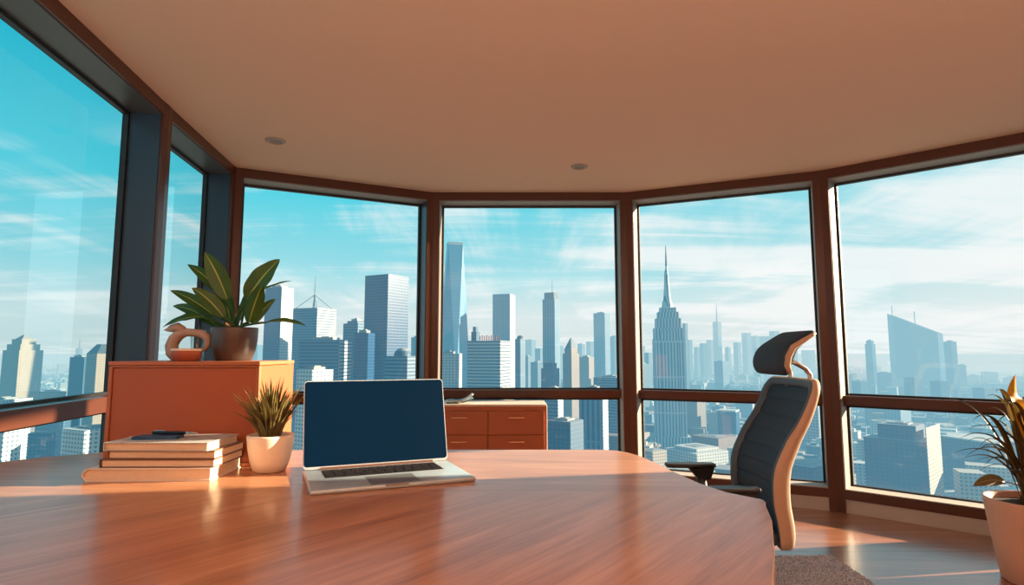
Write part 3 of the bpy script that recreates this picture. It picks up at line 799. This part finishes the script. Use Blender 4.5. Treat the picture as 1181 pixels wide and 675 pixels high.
def pyramid(fr0, py, fr1=0.0, mat='slate', name='pitched_roof'):
    def f(root, a, b, z, z_of):
        zt = z_of(py); mb = MB()
        mb.prism([(-a/2*fr0, -b/2*fr0), (a/2*fr0, -b/2*fr0), (a/2*fr0, b/2*fr0), (-a/2*fr0, b/2*fr0)], z, zt,
                 top=[(-a/2*max(fr1,.01), -b/2*max(fr1,.01)), (a/2*max(fr1,.01), -b/2*max(fr1,.01)), (a/2*max(fr1,.01), b/2*max(fr1,.01)), (-a/2*max(fr1,.01), b/2*max(fr1,.01))])
        mb.build(name, FM[mat], root)
    return f
def corner(frac0, frac1, z0, py, mat, name, mode='x'):  # paler slab over the right face, its sunlit tone painted in
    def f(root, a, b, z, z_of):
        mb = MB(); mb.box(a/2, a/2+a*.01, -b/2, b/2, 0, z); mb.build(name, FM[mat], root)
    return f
# ---- seen through the left window
tower('apartment_tower', 'tall cream stepped tower seen through the left window, farthest left', 3, 22, 50, 404, 1150, 'cream', [(.82, 397), (.6, 391)], extra=pyramid(.45, 386, .1, 'tan'))
tower('apartment_tower', 'cream tower with sloped slate roof just left of the orange cabinet', 100, 112, 140, 408, 1000, 'cream', roof=False, extra=pyramid(1, 397, .45))
tower('apartment_tower', 'blue shaded tower joined to the left side of the slate-roofed tower', 81, 98, 103, 412, 1060, 'bluelow')
tower('skyscraper', 'faint slender far tower above the left skyline', 87, 91, 95, 402, 4200, 'hazy', mast=(390, 6))
tower('low_rise_building', 'white block below the left window transom, nearest the frame edge', -60, 12, 33, 497, 560, 'white')
tower('low_rise_building', 'blue-grey block below the left window transom, between two white ones', 40, 64, 72, 500, 700, 'bluelow')
tower('low_rise_building', 'white block below the left window transom beside the books', 78, 104, 150, 497, 580, 'white')
tower('low_rise_building', 'white low block just above the left transom at the frame edge', -30, 8, 42, 462, 760, 'white')
tower('low_rise_building', 'grey-blue flat block just above the left transom in the middle', 47, 79, 96, 463, 820, 'bluelow')
tower('low_rise_building', 'pale flat-roofed block behind the grey-blue one in the left window', 48, 72, 80, 452, 1000, 'creamb')
# ---- second and third windows
tower('skyscraper', 'slim blue tower with sunlit white right side behind the broad-leaved plant', 303, 322, 336, 331, 900, 'glassblue', extra=corner(0,0,0,0,'white','sunlit_side'))
def guyed(root, a, b, z, z_of):
    mb = MB(); zt = z_of(338); zm = z_of(315)
    mb.tube([(0,0,z), (0,0,zt)], 1.6, 8); mb.tube([(0,0,zt), (0,0,zm)], [.9,.3], 8)
    for sx_, sy_ in ((-1,-1), (1,-1), (1,1), (-1,1)): mb.tube([(sx_*a*.42, sy_*b*.42, z), (0,0,zt)], .6, 6)
    mb.build('mast', FM['mast'], root)
    mb = MB(); mb.prism([(a/2, -b/2), (a/2+.6, -b/2), (a/2+.6, b/2), (a/2, b/2)], 0, z); mb.build('lit_side', FM['stripew'], root)  # pale slab painting the sun onto this face
tower('skyscraper', 'striped blue tower topped by a guyed antenna mast', 335, 364, 386, 355, 980, 'stripe', roof=False, extra=guyed)
tower('office_block', 'mid-rise striped block with sunlit cream right end in front of the antenna tower', 345, 391, 405, 392, 760, 'stripe', extra=corner(0,0,0,0,'stripew','lit_side'))
tower('low_rise_building', 'small white block at the laptop top left corner', 343, 361, 385, 427, 620, 'white')
tower('office_block', 'blue striped block tucked left of the dark box tower', 395, 412, 425, 373, 900, 'stripe', [(.7, 370)])
tower('office_block', 'low dark annex at the foot of the dark box tower', 408, 424, 432, 384, 760, 'darkglass')
tower('skyscraper', 'big dark blue flat-topped box tower in the third window', 419, 446, 470, 316, 800, 'darkglass', roof=False)
def dome(root, a, b, z, z_of):
    mb = MB(); r_ = min(a, b)*.30
    mb.lathe([(r_,0), (r_*.97,r_*.3), (r_*.8,r_*.62), (r_*.5,r_*.86), (.01,r_)], c=(-a*.15, 0, z), seg=24); mb.build('dome', FM['bluelow'], root)
tower('office_block', 'low striped blue block with a dome right of the box tower', 444, 470, 492, 411, 700, 'stripe', extra=dome, roof=False)
tower('office_block', 'small hazy block peeking out beside the third window post', 474, 480, 488, 389, 1500, 'hazy')
tower('office_block', 'faint pale block low behind the broad-leaved plant', 288, 297, 304, 398, 3000, 'hazy')
# ---- middle window
def taper(root, a, b, z, z_of):
    pass
Y1 = 1300
def freedom():
    def u(px): d = ray(px, HOR); return d[0]/d[1]
    w_ = (u(542)-u(505))*Y1*.80; cxp = u(522)*(Y1+18)
    root = thing('skyscraper', (cxp, Y1+w_*.7, GZ), R(-30), 'tallest tapering glass tower with folded facets in the middle window', 'building')
    H_ = at_y(526, 280, Y1).z-GZ; h = w_/2; zb = 90
    mb = MB(); mb.box(-h, h, -h, h, 0, zb); mb.build('podium', FM['paleglass'], root)
    bot = [(-h,-h), (h,-h), (h,h), (-h,h)]; tp = [(0,-h*.82), (h*.82,0), (0,h*.82), (-h*.82,0)]
    mb = MB(); A = [mb.bm.verts.new((x, y, zb)) for x, y in bot]; B = [mb.bm.verts.new((x, y, H_)) for x, y in tp]
    for i in range(4):
        mb.bm.faces.new((A[i], A[(i+1) % 4], B[i])); mb.bm.faces.new((A[(i+1) % 4], B[(i+1) % 4], B[i]))
    mb.bm.faces.new(B); mb.build('tower_body', FM['paleglass'], root)
    mb = MB(); mb.prism([(x*1.01, y*1.01) for x, y in tp], H_, H_+6); mb.build('crown', FM['white'], root)
    occl.append((510, 540, 279, Y1)); foot.append((cxp, Y1+w_*.7, w_))
freedom()
tower('office_block', 'pale gridded block at the foot of the tapering glass tower', 500, 529, 533, 408, 900, 'white')
def sign(root, a, b, z, z_of):
    mb = MB(); n = 9; hh = z_of(386.5)-z
    for i in range(n):
        x = -a*.12+a*.55*i/(n-1); mb.box(x-a*.012, x+a*.012, -b/2+.5, -b/2+1.6, z, z+hh*(1 if i % 2 else .85))
    mb.build('roof_sign', FM['red'], root, label='red rooftop sign strokes')
    mb = MB(); mb.box(-a*.46, -a*.30, -b*.3, 0, z, z_of(382)); mb.box(-a*.43, -a*.34, -b*.25, -b*.05, z_of(382), z_of(376)); mb.build('roof_turret', FM['bluelow'], root)
tower('office_block', 'white striped block carrying a red rooftop sign', 539, 577, 589, 393, 850, 'stripew', roof=False, extra=sign)
tower('skyscraper', 'blue slab tower with sunlit white right edge behind the red-signed block', 568, 588, 594, 339, 1500, 'ribblue', roof=False, extra=corner(0,0,0,0,'white','sunlit_side'))
def roundtop(root, a, b, z, z_of):
    mb = MB(); r_ = min(a, b)*.48; mb.lathe([(r_,0), (r_*.9,r_*.5), (r_*.55,r_*.9), (.01,r_*1.05)], c=(0,0,z), seg=16); mb.build('domed_top', FM['slate'], root)
tower('skyscraper', 'slim round-topped tower right of the red-signed block', 594, 600, 606, 391, 1100, 'ribblue', roof=False, extra=roundtop)
def d6top(root, a, b, z, z_of):
    mb = MB(); mb.box(-a*.4, a*.4, -b*.4, b*.4, z, z_of(337)); mb.build('crown', FM['slate'], root)
    mb = MB(); mb.tube([(a*.1,0,z_of(337)), (a*.1,0,z_of(322))], [.9,.3], 6); mb.build('mast', FM['mast'], root)
tower('skyscraper', 'tall ribbed tower with dark crown in the middle of the middle window', 626, 640, 646, 345, 1350, 'ribblue', roof=False, extra=d6top)
tower('office_block', 'dark setback block at the foot of the tall ribbed tower', 624, 637, 645, 425, 1000, 'darkglass', [(.7, 419)])
tower('skyscraper', 'tan tower with pointed gothic roof in the middle window', 649, 659, 668, 408, 1150, 'tan', [(.8, 402)], roof=False, extra=pyramid(.75, 389, 0.02, 'slate'))
tower('office_block', 'cream block right of the pointed tan tower', 668, 679, 685, 412, 1500, 'tan')
tower('skyscraper', 'lone blue tower near the right post of the middle window', 685, 698, 704, 361, 1900, 'ribblue')
tower('office_block', 'wide striped block low at right of the middle window', 684, 716, 724, 436, 950, 'stripe')
tower('office_block', 'striped tower with a sunlit white side below the middle transom', 628, 643, 649, 449, 760, 'stripe', extra=corner(0,0,0,0,'white','sunlit_side'))
tower('office_block', 'blue ribbed tower with sunlit edge below the middle transom', 667, 694, 700, 455, 680, 'ribblue', [(.85, 449)], extra=corner(0,0,0,0,'white','sunlit_side'))
tower('low_rise_building', 'flat blue block just right of the credenza', 629, 657, 672, 487, 600, 'bluelow')
tower('low_rise_building', 'striped block squeezed against the right post below the middle transom', 700, 716, 726, 462, 860, 'stripe')
for i, (l, e, r, tp, Y, lb) in enumerate([
    (606,613,618,392,3600,'pale far block just left of the tall ribbed tower'), (617,623,627,402,2600,'hazy block touching the tall ribbed tower on its left'),
    (604,609,613,411,2000,'low hazy block right of the round-topped tower'), (642,646,650,399,3000,'hazy block between the ribbed and the gothic towers'),
    (666,671,675,397,3300,'hazy block behind the cream block in the middle window'), (676,681,686,394,3800,'pale far block left of the lone blue tower'),
    (703,709,716,388,2800,'hazy block against the right post of the middle window'), (588,591,597,406,2400,'pale block behind the round-topped tower'),
    (612,620,628,418,1700,'hazy low block left of the ribbed tower foot')]):
    tower('office_block', lb, l, e, r, tp, Y, 'hazy', roof=(i % 2 == 0))
# ---- fourth window: the big stepped stone skyscraper
def empire():
    Y = 1000
    def u(px): d = ray(px, HOR); return d[0]/d[1]
    cxp = u(771)*(Y+30); th_ = R(8)
    root = thing('skyscraper', (cxp, Y+30, GZ), -th_, 'great stepped grey stone skyscraper with needle spire in the fourth window', 'building')
    zf = lambda py: at_y(771, py, Y).z-GZ
    wid = lambda a, b: (u(b)-u(a))*Y
    tiers = [(748,794,505,0), (752,789,391,505), (753,788,378,391), (755.2,785.4,366.5,378), (757.6,782.6,359,366.5), (760.2,779.6,353.5,359)]
    for i, (a, b, y1, y0) in enumerate(tiers):
        w = wid(a, b)/1.07/2; mb = MB(); z0 = 0 if i == 0 else zf(y0)
        mb.box(-w, w, -w*.8, w*.8, z0, zf(y1))
        if i in (1, 2):   # projecting centre bays
            mb.box(-w*.6, w*.6, -w*.86, w*.86, z0, zf(y1)-4)
        mb.build('podium' if i == 0 else 'setback', FM['rib'], root)
    mb = MB(); z = zf(353.5)
    mb.lathe([(wid(0,13)/2,0), (wid(0,11.5)/2, zf(348)-z), (wid(0,9)/2, zf(344)-z), (wid(0,6.6)/2, zf(330)-z), (wid(0,5.2)/2, zf(318)-z), (wid(0,5.6)/2, zf(315)-z), (wid(0,3)/2, zf(308)-z), (1.2, zf(303)-z)], c=(0,0,z), seg=12)
    mb.build('crown', FM['rib'], root)
    mb = MB(); mb.tube([(0,0,zf(304)), (0,0,zf(292)), (0,0,zf(280))], [2.0,1.4,.5], 8); mb.build('spire', FM['mast'], root)
    occl.append((751, 791, 355, Y)); foot.append((cxp, Y+30, 50))
empire()
tower('skyscraper', 'pencil-thin hazy tower right of the great stepped skyscraper', 788, 791, 794, 373, 1900, 'hazy', roof=False)
tower('skyscraper', 'faint blue far tower with long mast in the fourth window', 823, 829, 833, 371, 3600, 'hazy', roof=False, mast=(349, 5))
for i, (l, e, r, tp, Y, lb) in enumerate([
    (731,738,744,399,2600,'hazy block beside the left post of the fourth window'), (743,748,752,407,2200,'hazy low block left of the great stepped skyscraper'),
    (791,795,799,392,3000,'hazy block just right of the pencil-thin tower'), (800,804,808,401,3400,'far block left of the short pair in the fourth window'),
    (807,811,816,396,3200,'far square block left of the masted far tower'), (815,820,824,392,3900,'far block touching the masted far tower on its left'),
    (836,840,843,401,3500,'small far block right of the masted far tower'), (846,851,855,395,3600,'far block midway between masted tower and chair headrest'),
    (856,862,867,384,3800,'far stepped block with square shoulder near the headrest'), (866,872,877,388,3900,'far block joined to the stepped one near the headrest'),
    (877,883,889,388,3700,'far twin block left of the chair headrest'), (888,894,900,382,3700,'taller far twin block left of the chair headrest'),
    (900,910,920,400,3900,'far block behind the chair headrest'), (924,932,940,404,4300,'far block between headrest and right post'),
    (870,876,880,402,2900,'thin mid-distance tower near the chair headrest'), (733,741,748,420,1500,'pale block low beside the left post of the fourth window')]):
    tower('office_block', lb, l, e, r, tp, Y, 'hazy', roof=(i % 3 == 0))
tower('office_block', 'pale ribbed tower low in the haze under the masted far tower', 823, 833, 840, 417, 2100, 'ribblue')
tower('apartment_tower', 'tan twin-shaft tower right of the stepped skyscraper base', 789, 802, 812, 459, 1150, 'tan')
tower('office_block', 'dark glass box with a white roof below the fourth transom', 825, 846, 850, 476, 1050, 'darkglass', roof=False, extra=lambda root, a, b, z, zo: MB().box(-a/2, a/2, -b/2, b/2, z, z+3).build('white_roof', FM['white'], root))
tower('low_rise_building', 'long white low block in front of the stepped skyscraper', 764, 800, 836, 524, 830, 'white', [(.7, 520)])
tower('low_rise_building', 'brick low block behind the long white one', 795, 825, 846, 506, 930, 'brick')
tower('office_block', 'white gridded block between the chair back and right post', 918, 940, 951, 462, 1000, 'grid')
tower('low_rise_building', 'near blue-grey block at the foot of the right post', 880, 930, 958, 540, 640, 'bluelow')
tower('low_rise_building', 'white block left of the far armrest', 736, 750, 766, 521, 780, 'creamb')
# ---- right window
def sail():
    Y = 2300
    root = None
    def f(root, a, b, z, z_of):
        zt, z1 = z_of(360), z_of(384); mb = MB()
        mb.prism([(-a/2, -b/2), (a/2, -b/2), (a/2, b/2), (-a/2, b/2)], z, z1,
                 top=[(-a/2, -b/2, zt), (a/2, -b/2, z1), (a/2, b/2, z1), (-a/2, b/2, zt)])
        mb.build('sloped_crown', FM['glassblue'], root)
        mb = MB(); mb.tube([(-a*.47, 0, zt-3), (-a*.47, 0, z_of(349))], 1.6, 6); mb.tube([(0, 0, z1), (0, 0, z_of(357))], 1.6, 6); mb.build('mast', FM['mast'], root)
    tower('skyscraper', 'huge hazy tower with a steeply sloped roof in the right window', 1026, 1083, 1089, 392, Y, 'glassblue', roof=False, extra=f)
sail()
tower('office_block', 'hazy shoulder block attached right of the slope-roofed tower', 1089, 1098, 1104, 394, 2150, 'glassblue')
tower('office_block', 'slender dark tower left of the slope-roofed giant', 998, 1006, 1010, 397, 2200, 'darkglass', [(.75, 393)])
tower('office_block', 'small hazy block right of the slope-roofed giant', 1103, 1108, 1113, 421, 2500, 'hazy')
for l, e, r, tp, Y, lb in [(962,972,982,432,2000,'hazy low block beside the right window post'), (980,990,999,440,1800,'hazy low block under the slender dark tower'),
                           (1010,1018,1026,430,2100,'hazy low block between slender tower and giant'), (1040,1052,1062,436,1700,'hazy low block at the feet of the giant, left'),
                           (1070,1082,1092,440,1650,'hazy low block at the feet of the giant, right'), (1118,1132,1142,448,1700,'hazy low block near the amber leaf')]:
    tower('office_block', lb, l, e, r, tp, Y, 'hazy')
tower('office_block', 'pale striped block under the right transom', 993, 1034, 1046, 463, 1250, 'ribblue')
tower('office_block', 'large near blue block with a sunlit cream end in the right window', 990, 1061, 1077, 511, 640, 'bluelow', [(.62, 494)], extra=corner(0,0,0,0,'creamb','lit_end'))
tower('office_block', 'near flat white-roofed block behind the big plant', 1078, 1132, 1175, 512, 720, 'bluelow', roof=False, extra=lambda root, a, b, z, zo: MB().box(-a/2-1, a/2+1, -b/2-1, b/2+1, z, z+2).build('white_roof', FM['white'], root))
tower('low_rise_building', 'small pale block at the right window post', 962, 972, 979, 548, 600, 'creamb')
tower('low_rise_building', 'low white block between the big near block and transom', 998, 1020, 1034, 487, 1000, 'white')

# ---- low blocks spread over the ground
rg = random.Random(21)
wins = [(0,125,400,530), (275,345,395,440), (513,712,400,520), (728,945,400,560), (958,1181,400,585)]
small = []
mats = ['white','creamb','bluelow','stripe','tan','brick','grid','bluelow','creamb','white']
tries = 0; n_ind = 0; restm = {}
def visible(px, py, Y):
    if not any(a+3 < px < b-3 and c_ < py < d_ for a, b, c_, d_ in wins): return False
    for l, r, tp, yy in occl:
        if yy < Y and l < px < r and py > tp: return False
    if 728 < px < 880 and py > 519+(px-715)*.66: return False
    if 500 < px < 632 and py > 462: return False
    if 853 < px < 925 and py > 437 or 893 < px < 940 and py < 440: return False
    if 448 < py < 464 and px > 400: return False
    return True
proto = {}
while tries < 14000 and n_ind < 290:
    tries += 1
    d_ = 620*(5.2**rg.random()); px = rg.choice([rg.uniform(2,124), rg.uniform(595,712), rg.uniform(728,945), rg.uniform(728,945), rg.uniform(958,1178), rg.uniform(958,1178)])
    u_ = ray(px, HOR); x = u_[0]/u_[1]*d_
    a, b = rg.uniform(16, 46), rg.uniform(16, 40); h = rg.uniform(8, 30)*(1.6 if rg.random() < .15 else 1)
    r_ = max(a, b)*.72
    if any((x-fx)**2+(d_-fy)**2 < (fr+r_)**2 for fx, fy, fr in foot): continue
    ztop = GZ+h; py = HOR-(ztop-EYE)/d_*F
    if not visible(px, py+1, d_): continue
    foot.append((x, d_, r_))
    m_ = rg.choice(mats); rot = R(rg.uniform(20, 42))
    mb = MB(); mb.box(-a/2, a/2, -b/2, b/2, 0, h)
    if rg.random() < .5: mb.box(-a*.2, a*.25, -b*.2, b*.2, h, h+4)
    o = mb.build('city_block', FM[m_]); o.location = (x, d_, GZ); o.rotation_euler = (0, 0, -rot)
    tag(o, 'one of the small low blocks crowded on the city ground far below', 'building', 'small low blocks of the distant city')
    n_ind += 1
# the rest of the city carpet: thousands of blocks nobody could count
mb = MB(); rg = random.Random(33)
for i in range(9000):
    d_ = 700*(9.0**rg.random()); px = rg.uniform(-140, 1330)
    u_ = ray(px, HOR); x = u_[0]/u_[1]*d_
    if x > .62*d_ and d_ > 3500: continue
    a, b = rg.uniform(12, 34)*(1+d_/6000), rg.uniform(12, 34)*(1+d_/6000); h = rg.uniform(5, 16)*(1+d_/3500)
    if rg.random() < .04: h *= 2.2
    r_ = max(a, b)*.72
    if any((x-fx)**2+(d_-fy)**2 < (fr+r_)**2 for fx, fy, fr in foot): continue
    mb.box(-a/2, a/2, -b/2, b/2, 0, h, M=Matrix.Translation((x, d_, GZ)) @ Matrix.Rotation(-R(rg.uniform(20, 42)), 4, 'Z'))
def carpetmat():
    k = NT('city_roofs_and_walls'); g = k.n('ShaderNodeNewGeometry')
    col = k.ramp(g.outputs['Random Per Island'], [(0, lin((84,110,130))), (.3, lin((140,150,154))), (.5, lin((196,176,154))), (.75, lin((232,222,206))), (1, lin((214,214,210)))])
    sx = k.n('ShaderNodeSeparateXYZ'); k.l(k.coord(), sx.inputs[0])
    fl = k.math('LESS_THAN', k.math('FRACT', k.math('DIVIDE', sx.outputs[2], 4.2)), .45)
    no = k.n('ShaderNodeSeparateXYZ'); k.l(g.outputs['Normal'], no.inputs[0])
    fl = k.math('MULTIPLY', fl, k.math('LESS_THAN', no.outputs[2], .5))
    col = k.mix(k.math('MULTIPLY', fl, .6), col, (*lin((80,100,118)), 1))
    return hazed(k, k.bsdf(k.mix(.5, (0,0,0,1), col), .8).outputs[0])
o = mb.build('city_carpet', carpetmat()); tag(o, 'endless carpet of tiny roofs and walls spreading to the horizon', 'city', kind='stuff')

def groundmat():
    k = NT('city_ground'); co = k.coord()
    n1 = k.noise(co, .012, 8, .75); n2 = k.noise(co, .0016, 4, .6)
    col = k.ramp(n1, [(.36, lin((58,78,86))), (.48, lin((112,122,122))), (.56, lin((168,162,154))), (.66, lin((226,220,208)))])
    col = k.mix(k.math('GREATER_THAN', n2, .56), col, (*lin((70,96,96)), 1))
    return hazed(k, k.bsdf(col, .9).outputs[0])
def seamat():
    k = NT('sea_water'); co = k.coord()
    n = k.noise(k.mapping(co, (.0004,.0015,.001)), 1, 4)
    col = k.mix(n, (*lin((150,190,200)), 1), (*lin((232,240,240)), 1))
    return hazed(k, k.bsdf(col, .5).outputs[0], .8)
mb = MB(); P = [(-9000,-400), (6000,-400), (2550,3300), (3300,4100), (2700,5200), (1800,8500), (-1500,11000), (-5200,7200), (-9000,6000)]
mb.prism(P, GZ-3, GZ); tag(mb.build('city_ground', groundmat()), kind='structure')
mb = MB(); mb.prism([(-60000,-2000), (60000,-2000), (60000,90000), (-60000,90000)], GZ-8, GZ-4); tag(mb.build('sea', seamat()), kind='structure')
for pts, nm in (([(4800,5000), (9000,7200), (9500,7600), (4700,5300)], 0), ([(5200,8200), (15000,12500), (15000,13600), (5200,8800)], 0), ([(3600,4350), (4600,4550), (4700,4700), (3600,4480)], 0)):
    mb = MB(); mb.prism(pts, GZ-3.9, GZ-1); tag(mb.build('land_spit', bpy.data.materials['city_ground']), kind='structure')

# ================================================================== sky
w = bpy.data.worlds.new('sky'); SC.world = w; w.use_nodes = True
k = NT.__new__(NT); k.t = w.node_tree; k.t.nodes.clear(); out = k.n('ShaderNodeOutputWorld')
co = k.coord('Generated'); sx = k.n('ShaderNodeSeparateXYZ'); k.l(co, sx.inputs[0])
ez = k.math('MAXIMUM', sx.outputs[2], 0.0)
sky = k.ramp(ez, [(0, lin((214,230,230))), (.06, lin((216,236,238))), (.13, lin((158,226,236))), (.25, lin((88,216,234))), (.45, lin((14,184,212))), (1, lin((12,130,170)))])
right = k.math('MULTIPLY_ADD', sx.outputs[0], .9, .12, clamp=True)
sky = k.mix(k.math('MULTIPLY', k.math('MULTIPLY', right, .75), k.math('SUBTRACT', 1.0, k.math('MULTIPLY', ez, 1.5), clamp=True)), sky, (*lin((230,244,244)), 1))
den = k.math('ADD', ez, .10)
cv = k.n('ShaderNodeCombineXYZ'); k.l(k.math('DIVIDE', sx.outputs[0], den), cv.inputs[0]); k.l(k.math('DIVIDE', sx.outputs[1], den), cv.inputs[1])
m1 = k.mapping(cv.outputs[0], (.30,1.15,1), (0,0,R(-14)))
c1 = k.noise(m1, .8, 9, .58, 1.1)
m2 = k.mapping(cv.outputs[0], (.9,.22,1), (0,0,R(42)))
c2 = k.noise(m2, 1.4, 7, .62, .7)
cl = k.math('ADD', k.math('MULTIPLY', c1, .6), k.math('MULTIPLY', c2, .4))
cl = k.math('ADD', cl, k.math('MULTIPLY', right, .10))
mr = k.n('ShaderNodeMapRange'); mr.interpolation_type = 'SMOOTHSTEP'; k.l(cl, mr.inputs[0]); mr.inputs[1].default_value = .47; mr.inputs[2].default_value = .62
sky = k.mix(k.math('MULTIPLY', mr.outputs[0], .92), sky, (*lin((246,252,252)), 1))
bg = k.n('ShaderNodeBackground'); k.l(sky, bg.inputs[0]); bg.inputs[1].default_value = 1.0
k.l(bg.outputs[0], out.inputs[0])

# ================================================================== lights and camera
sd = bpy.data.lights.new('sun', 'SUN'); sd.energy = 24; sd.color = (1, .83, .58); sd.angle = R(.5)
so = bpy.data.objects.new('sun', sd); COL.objects.link(so)
el, az = R(15.5), R(10)
so.rotation_euler = Vector((math.cos(az)*math.cos(el), math.sin(az)*math.cos(el), math.sin(el))).to_track_quat('Z', 'Y').to_euler()
so.location = (30, 5, 20)
def area(name, loc, target, size, e, col):
    l = bpy.data.lights.new(name, 'AREA'); l.shape = 'RECTANGLE'; l.size, l.size_y = size; l.energy = e; l.color = col
    o = bpy.data.objects.new(name, l); COL.objects.link(o); o.location = loc
    o.rotation_euler = (Vector(target)-Vector(loc)).to_track_quat('-Z', 'Y').to_euler(); return o
area('fill_light', (.6,-1.2,1.35), (.6,-1.2,9), (4,2.2), 225, (1, .88, .77))  # unseen uplight added as warm fill for ceiling and room

cd = bpy.data.cameras.new('camera'); cam = bpy.data.objects.new('camera', cd); COL.objects.link(cam)
cam.location = (0, 0, EYE); cam.rotation_euler = (R(90)+TH, 0, 0)
cd.sensor_width = 36; cd.lens = 36*F/1181; cd.clip_start = .02; cd.clip_end = 200000
SC.camera = cam
SC.view_settings.view_transform = 'Standard'; SC.view_settings.look = 'None'
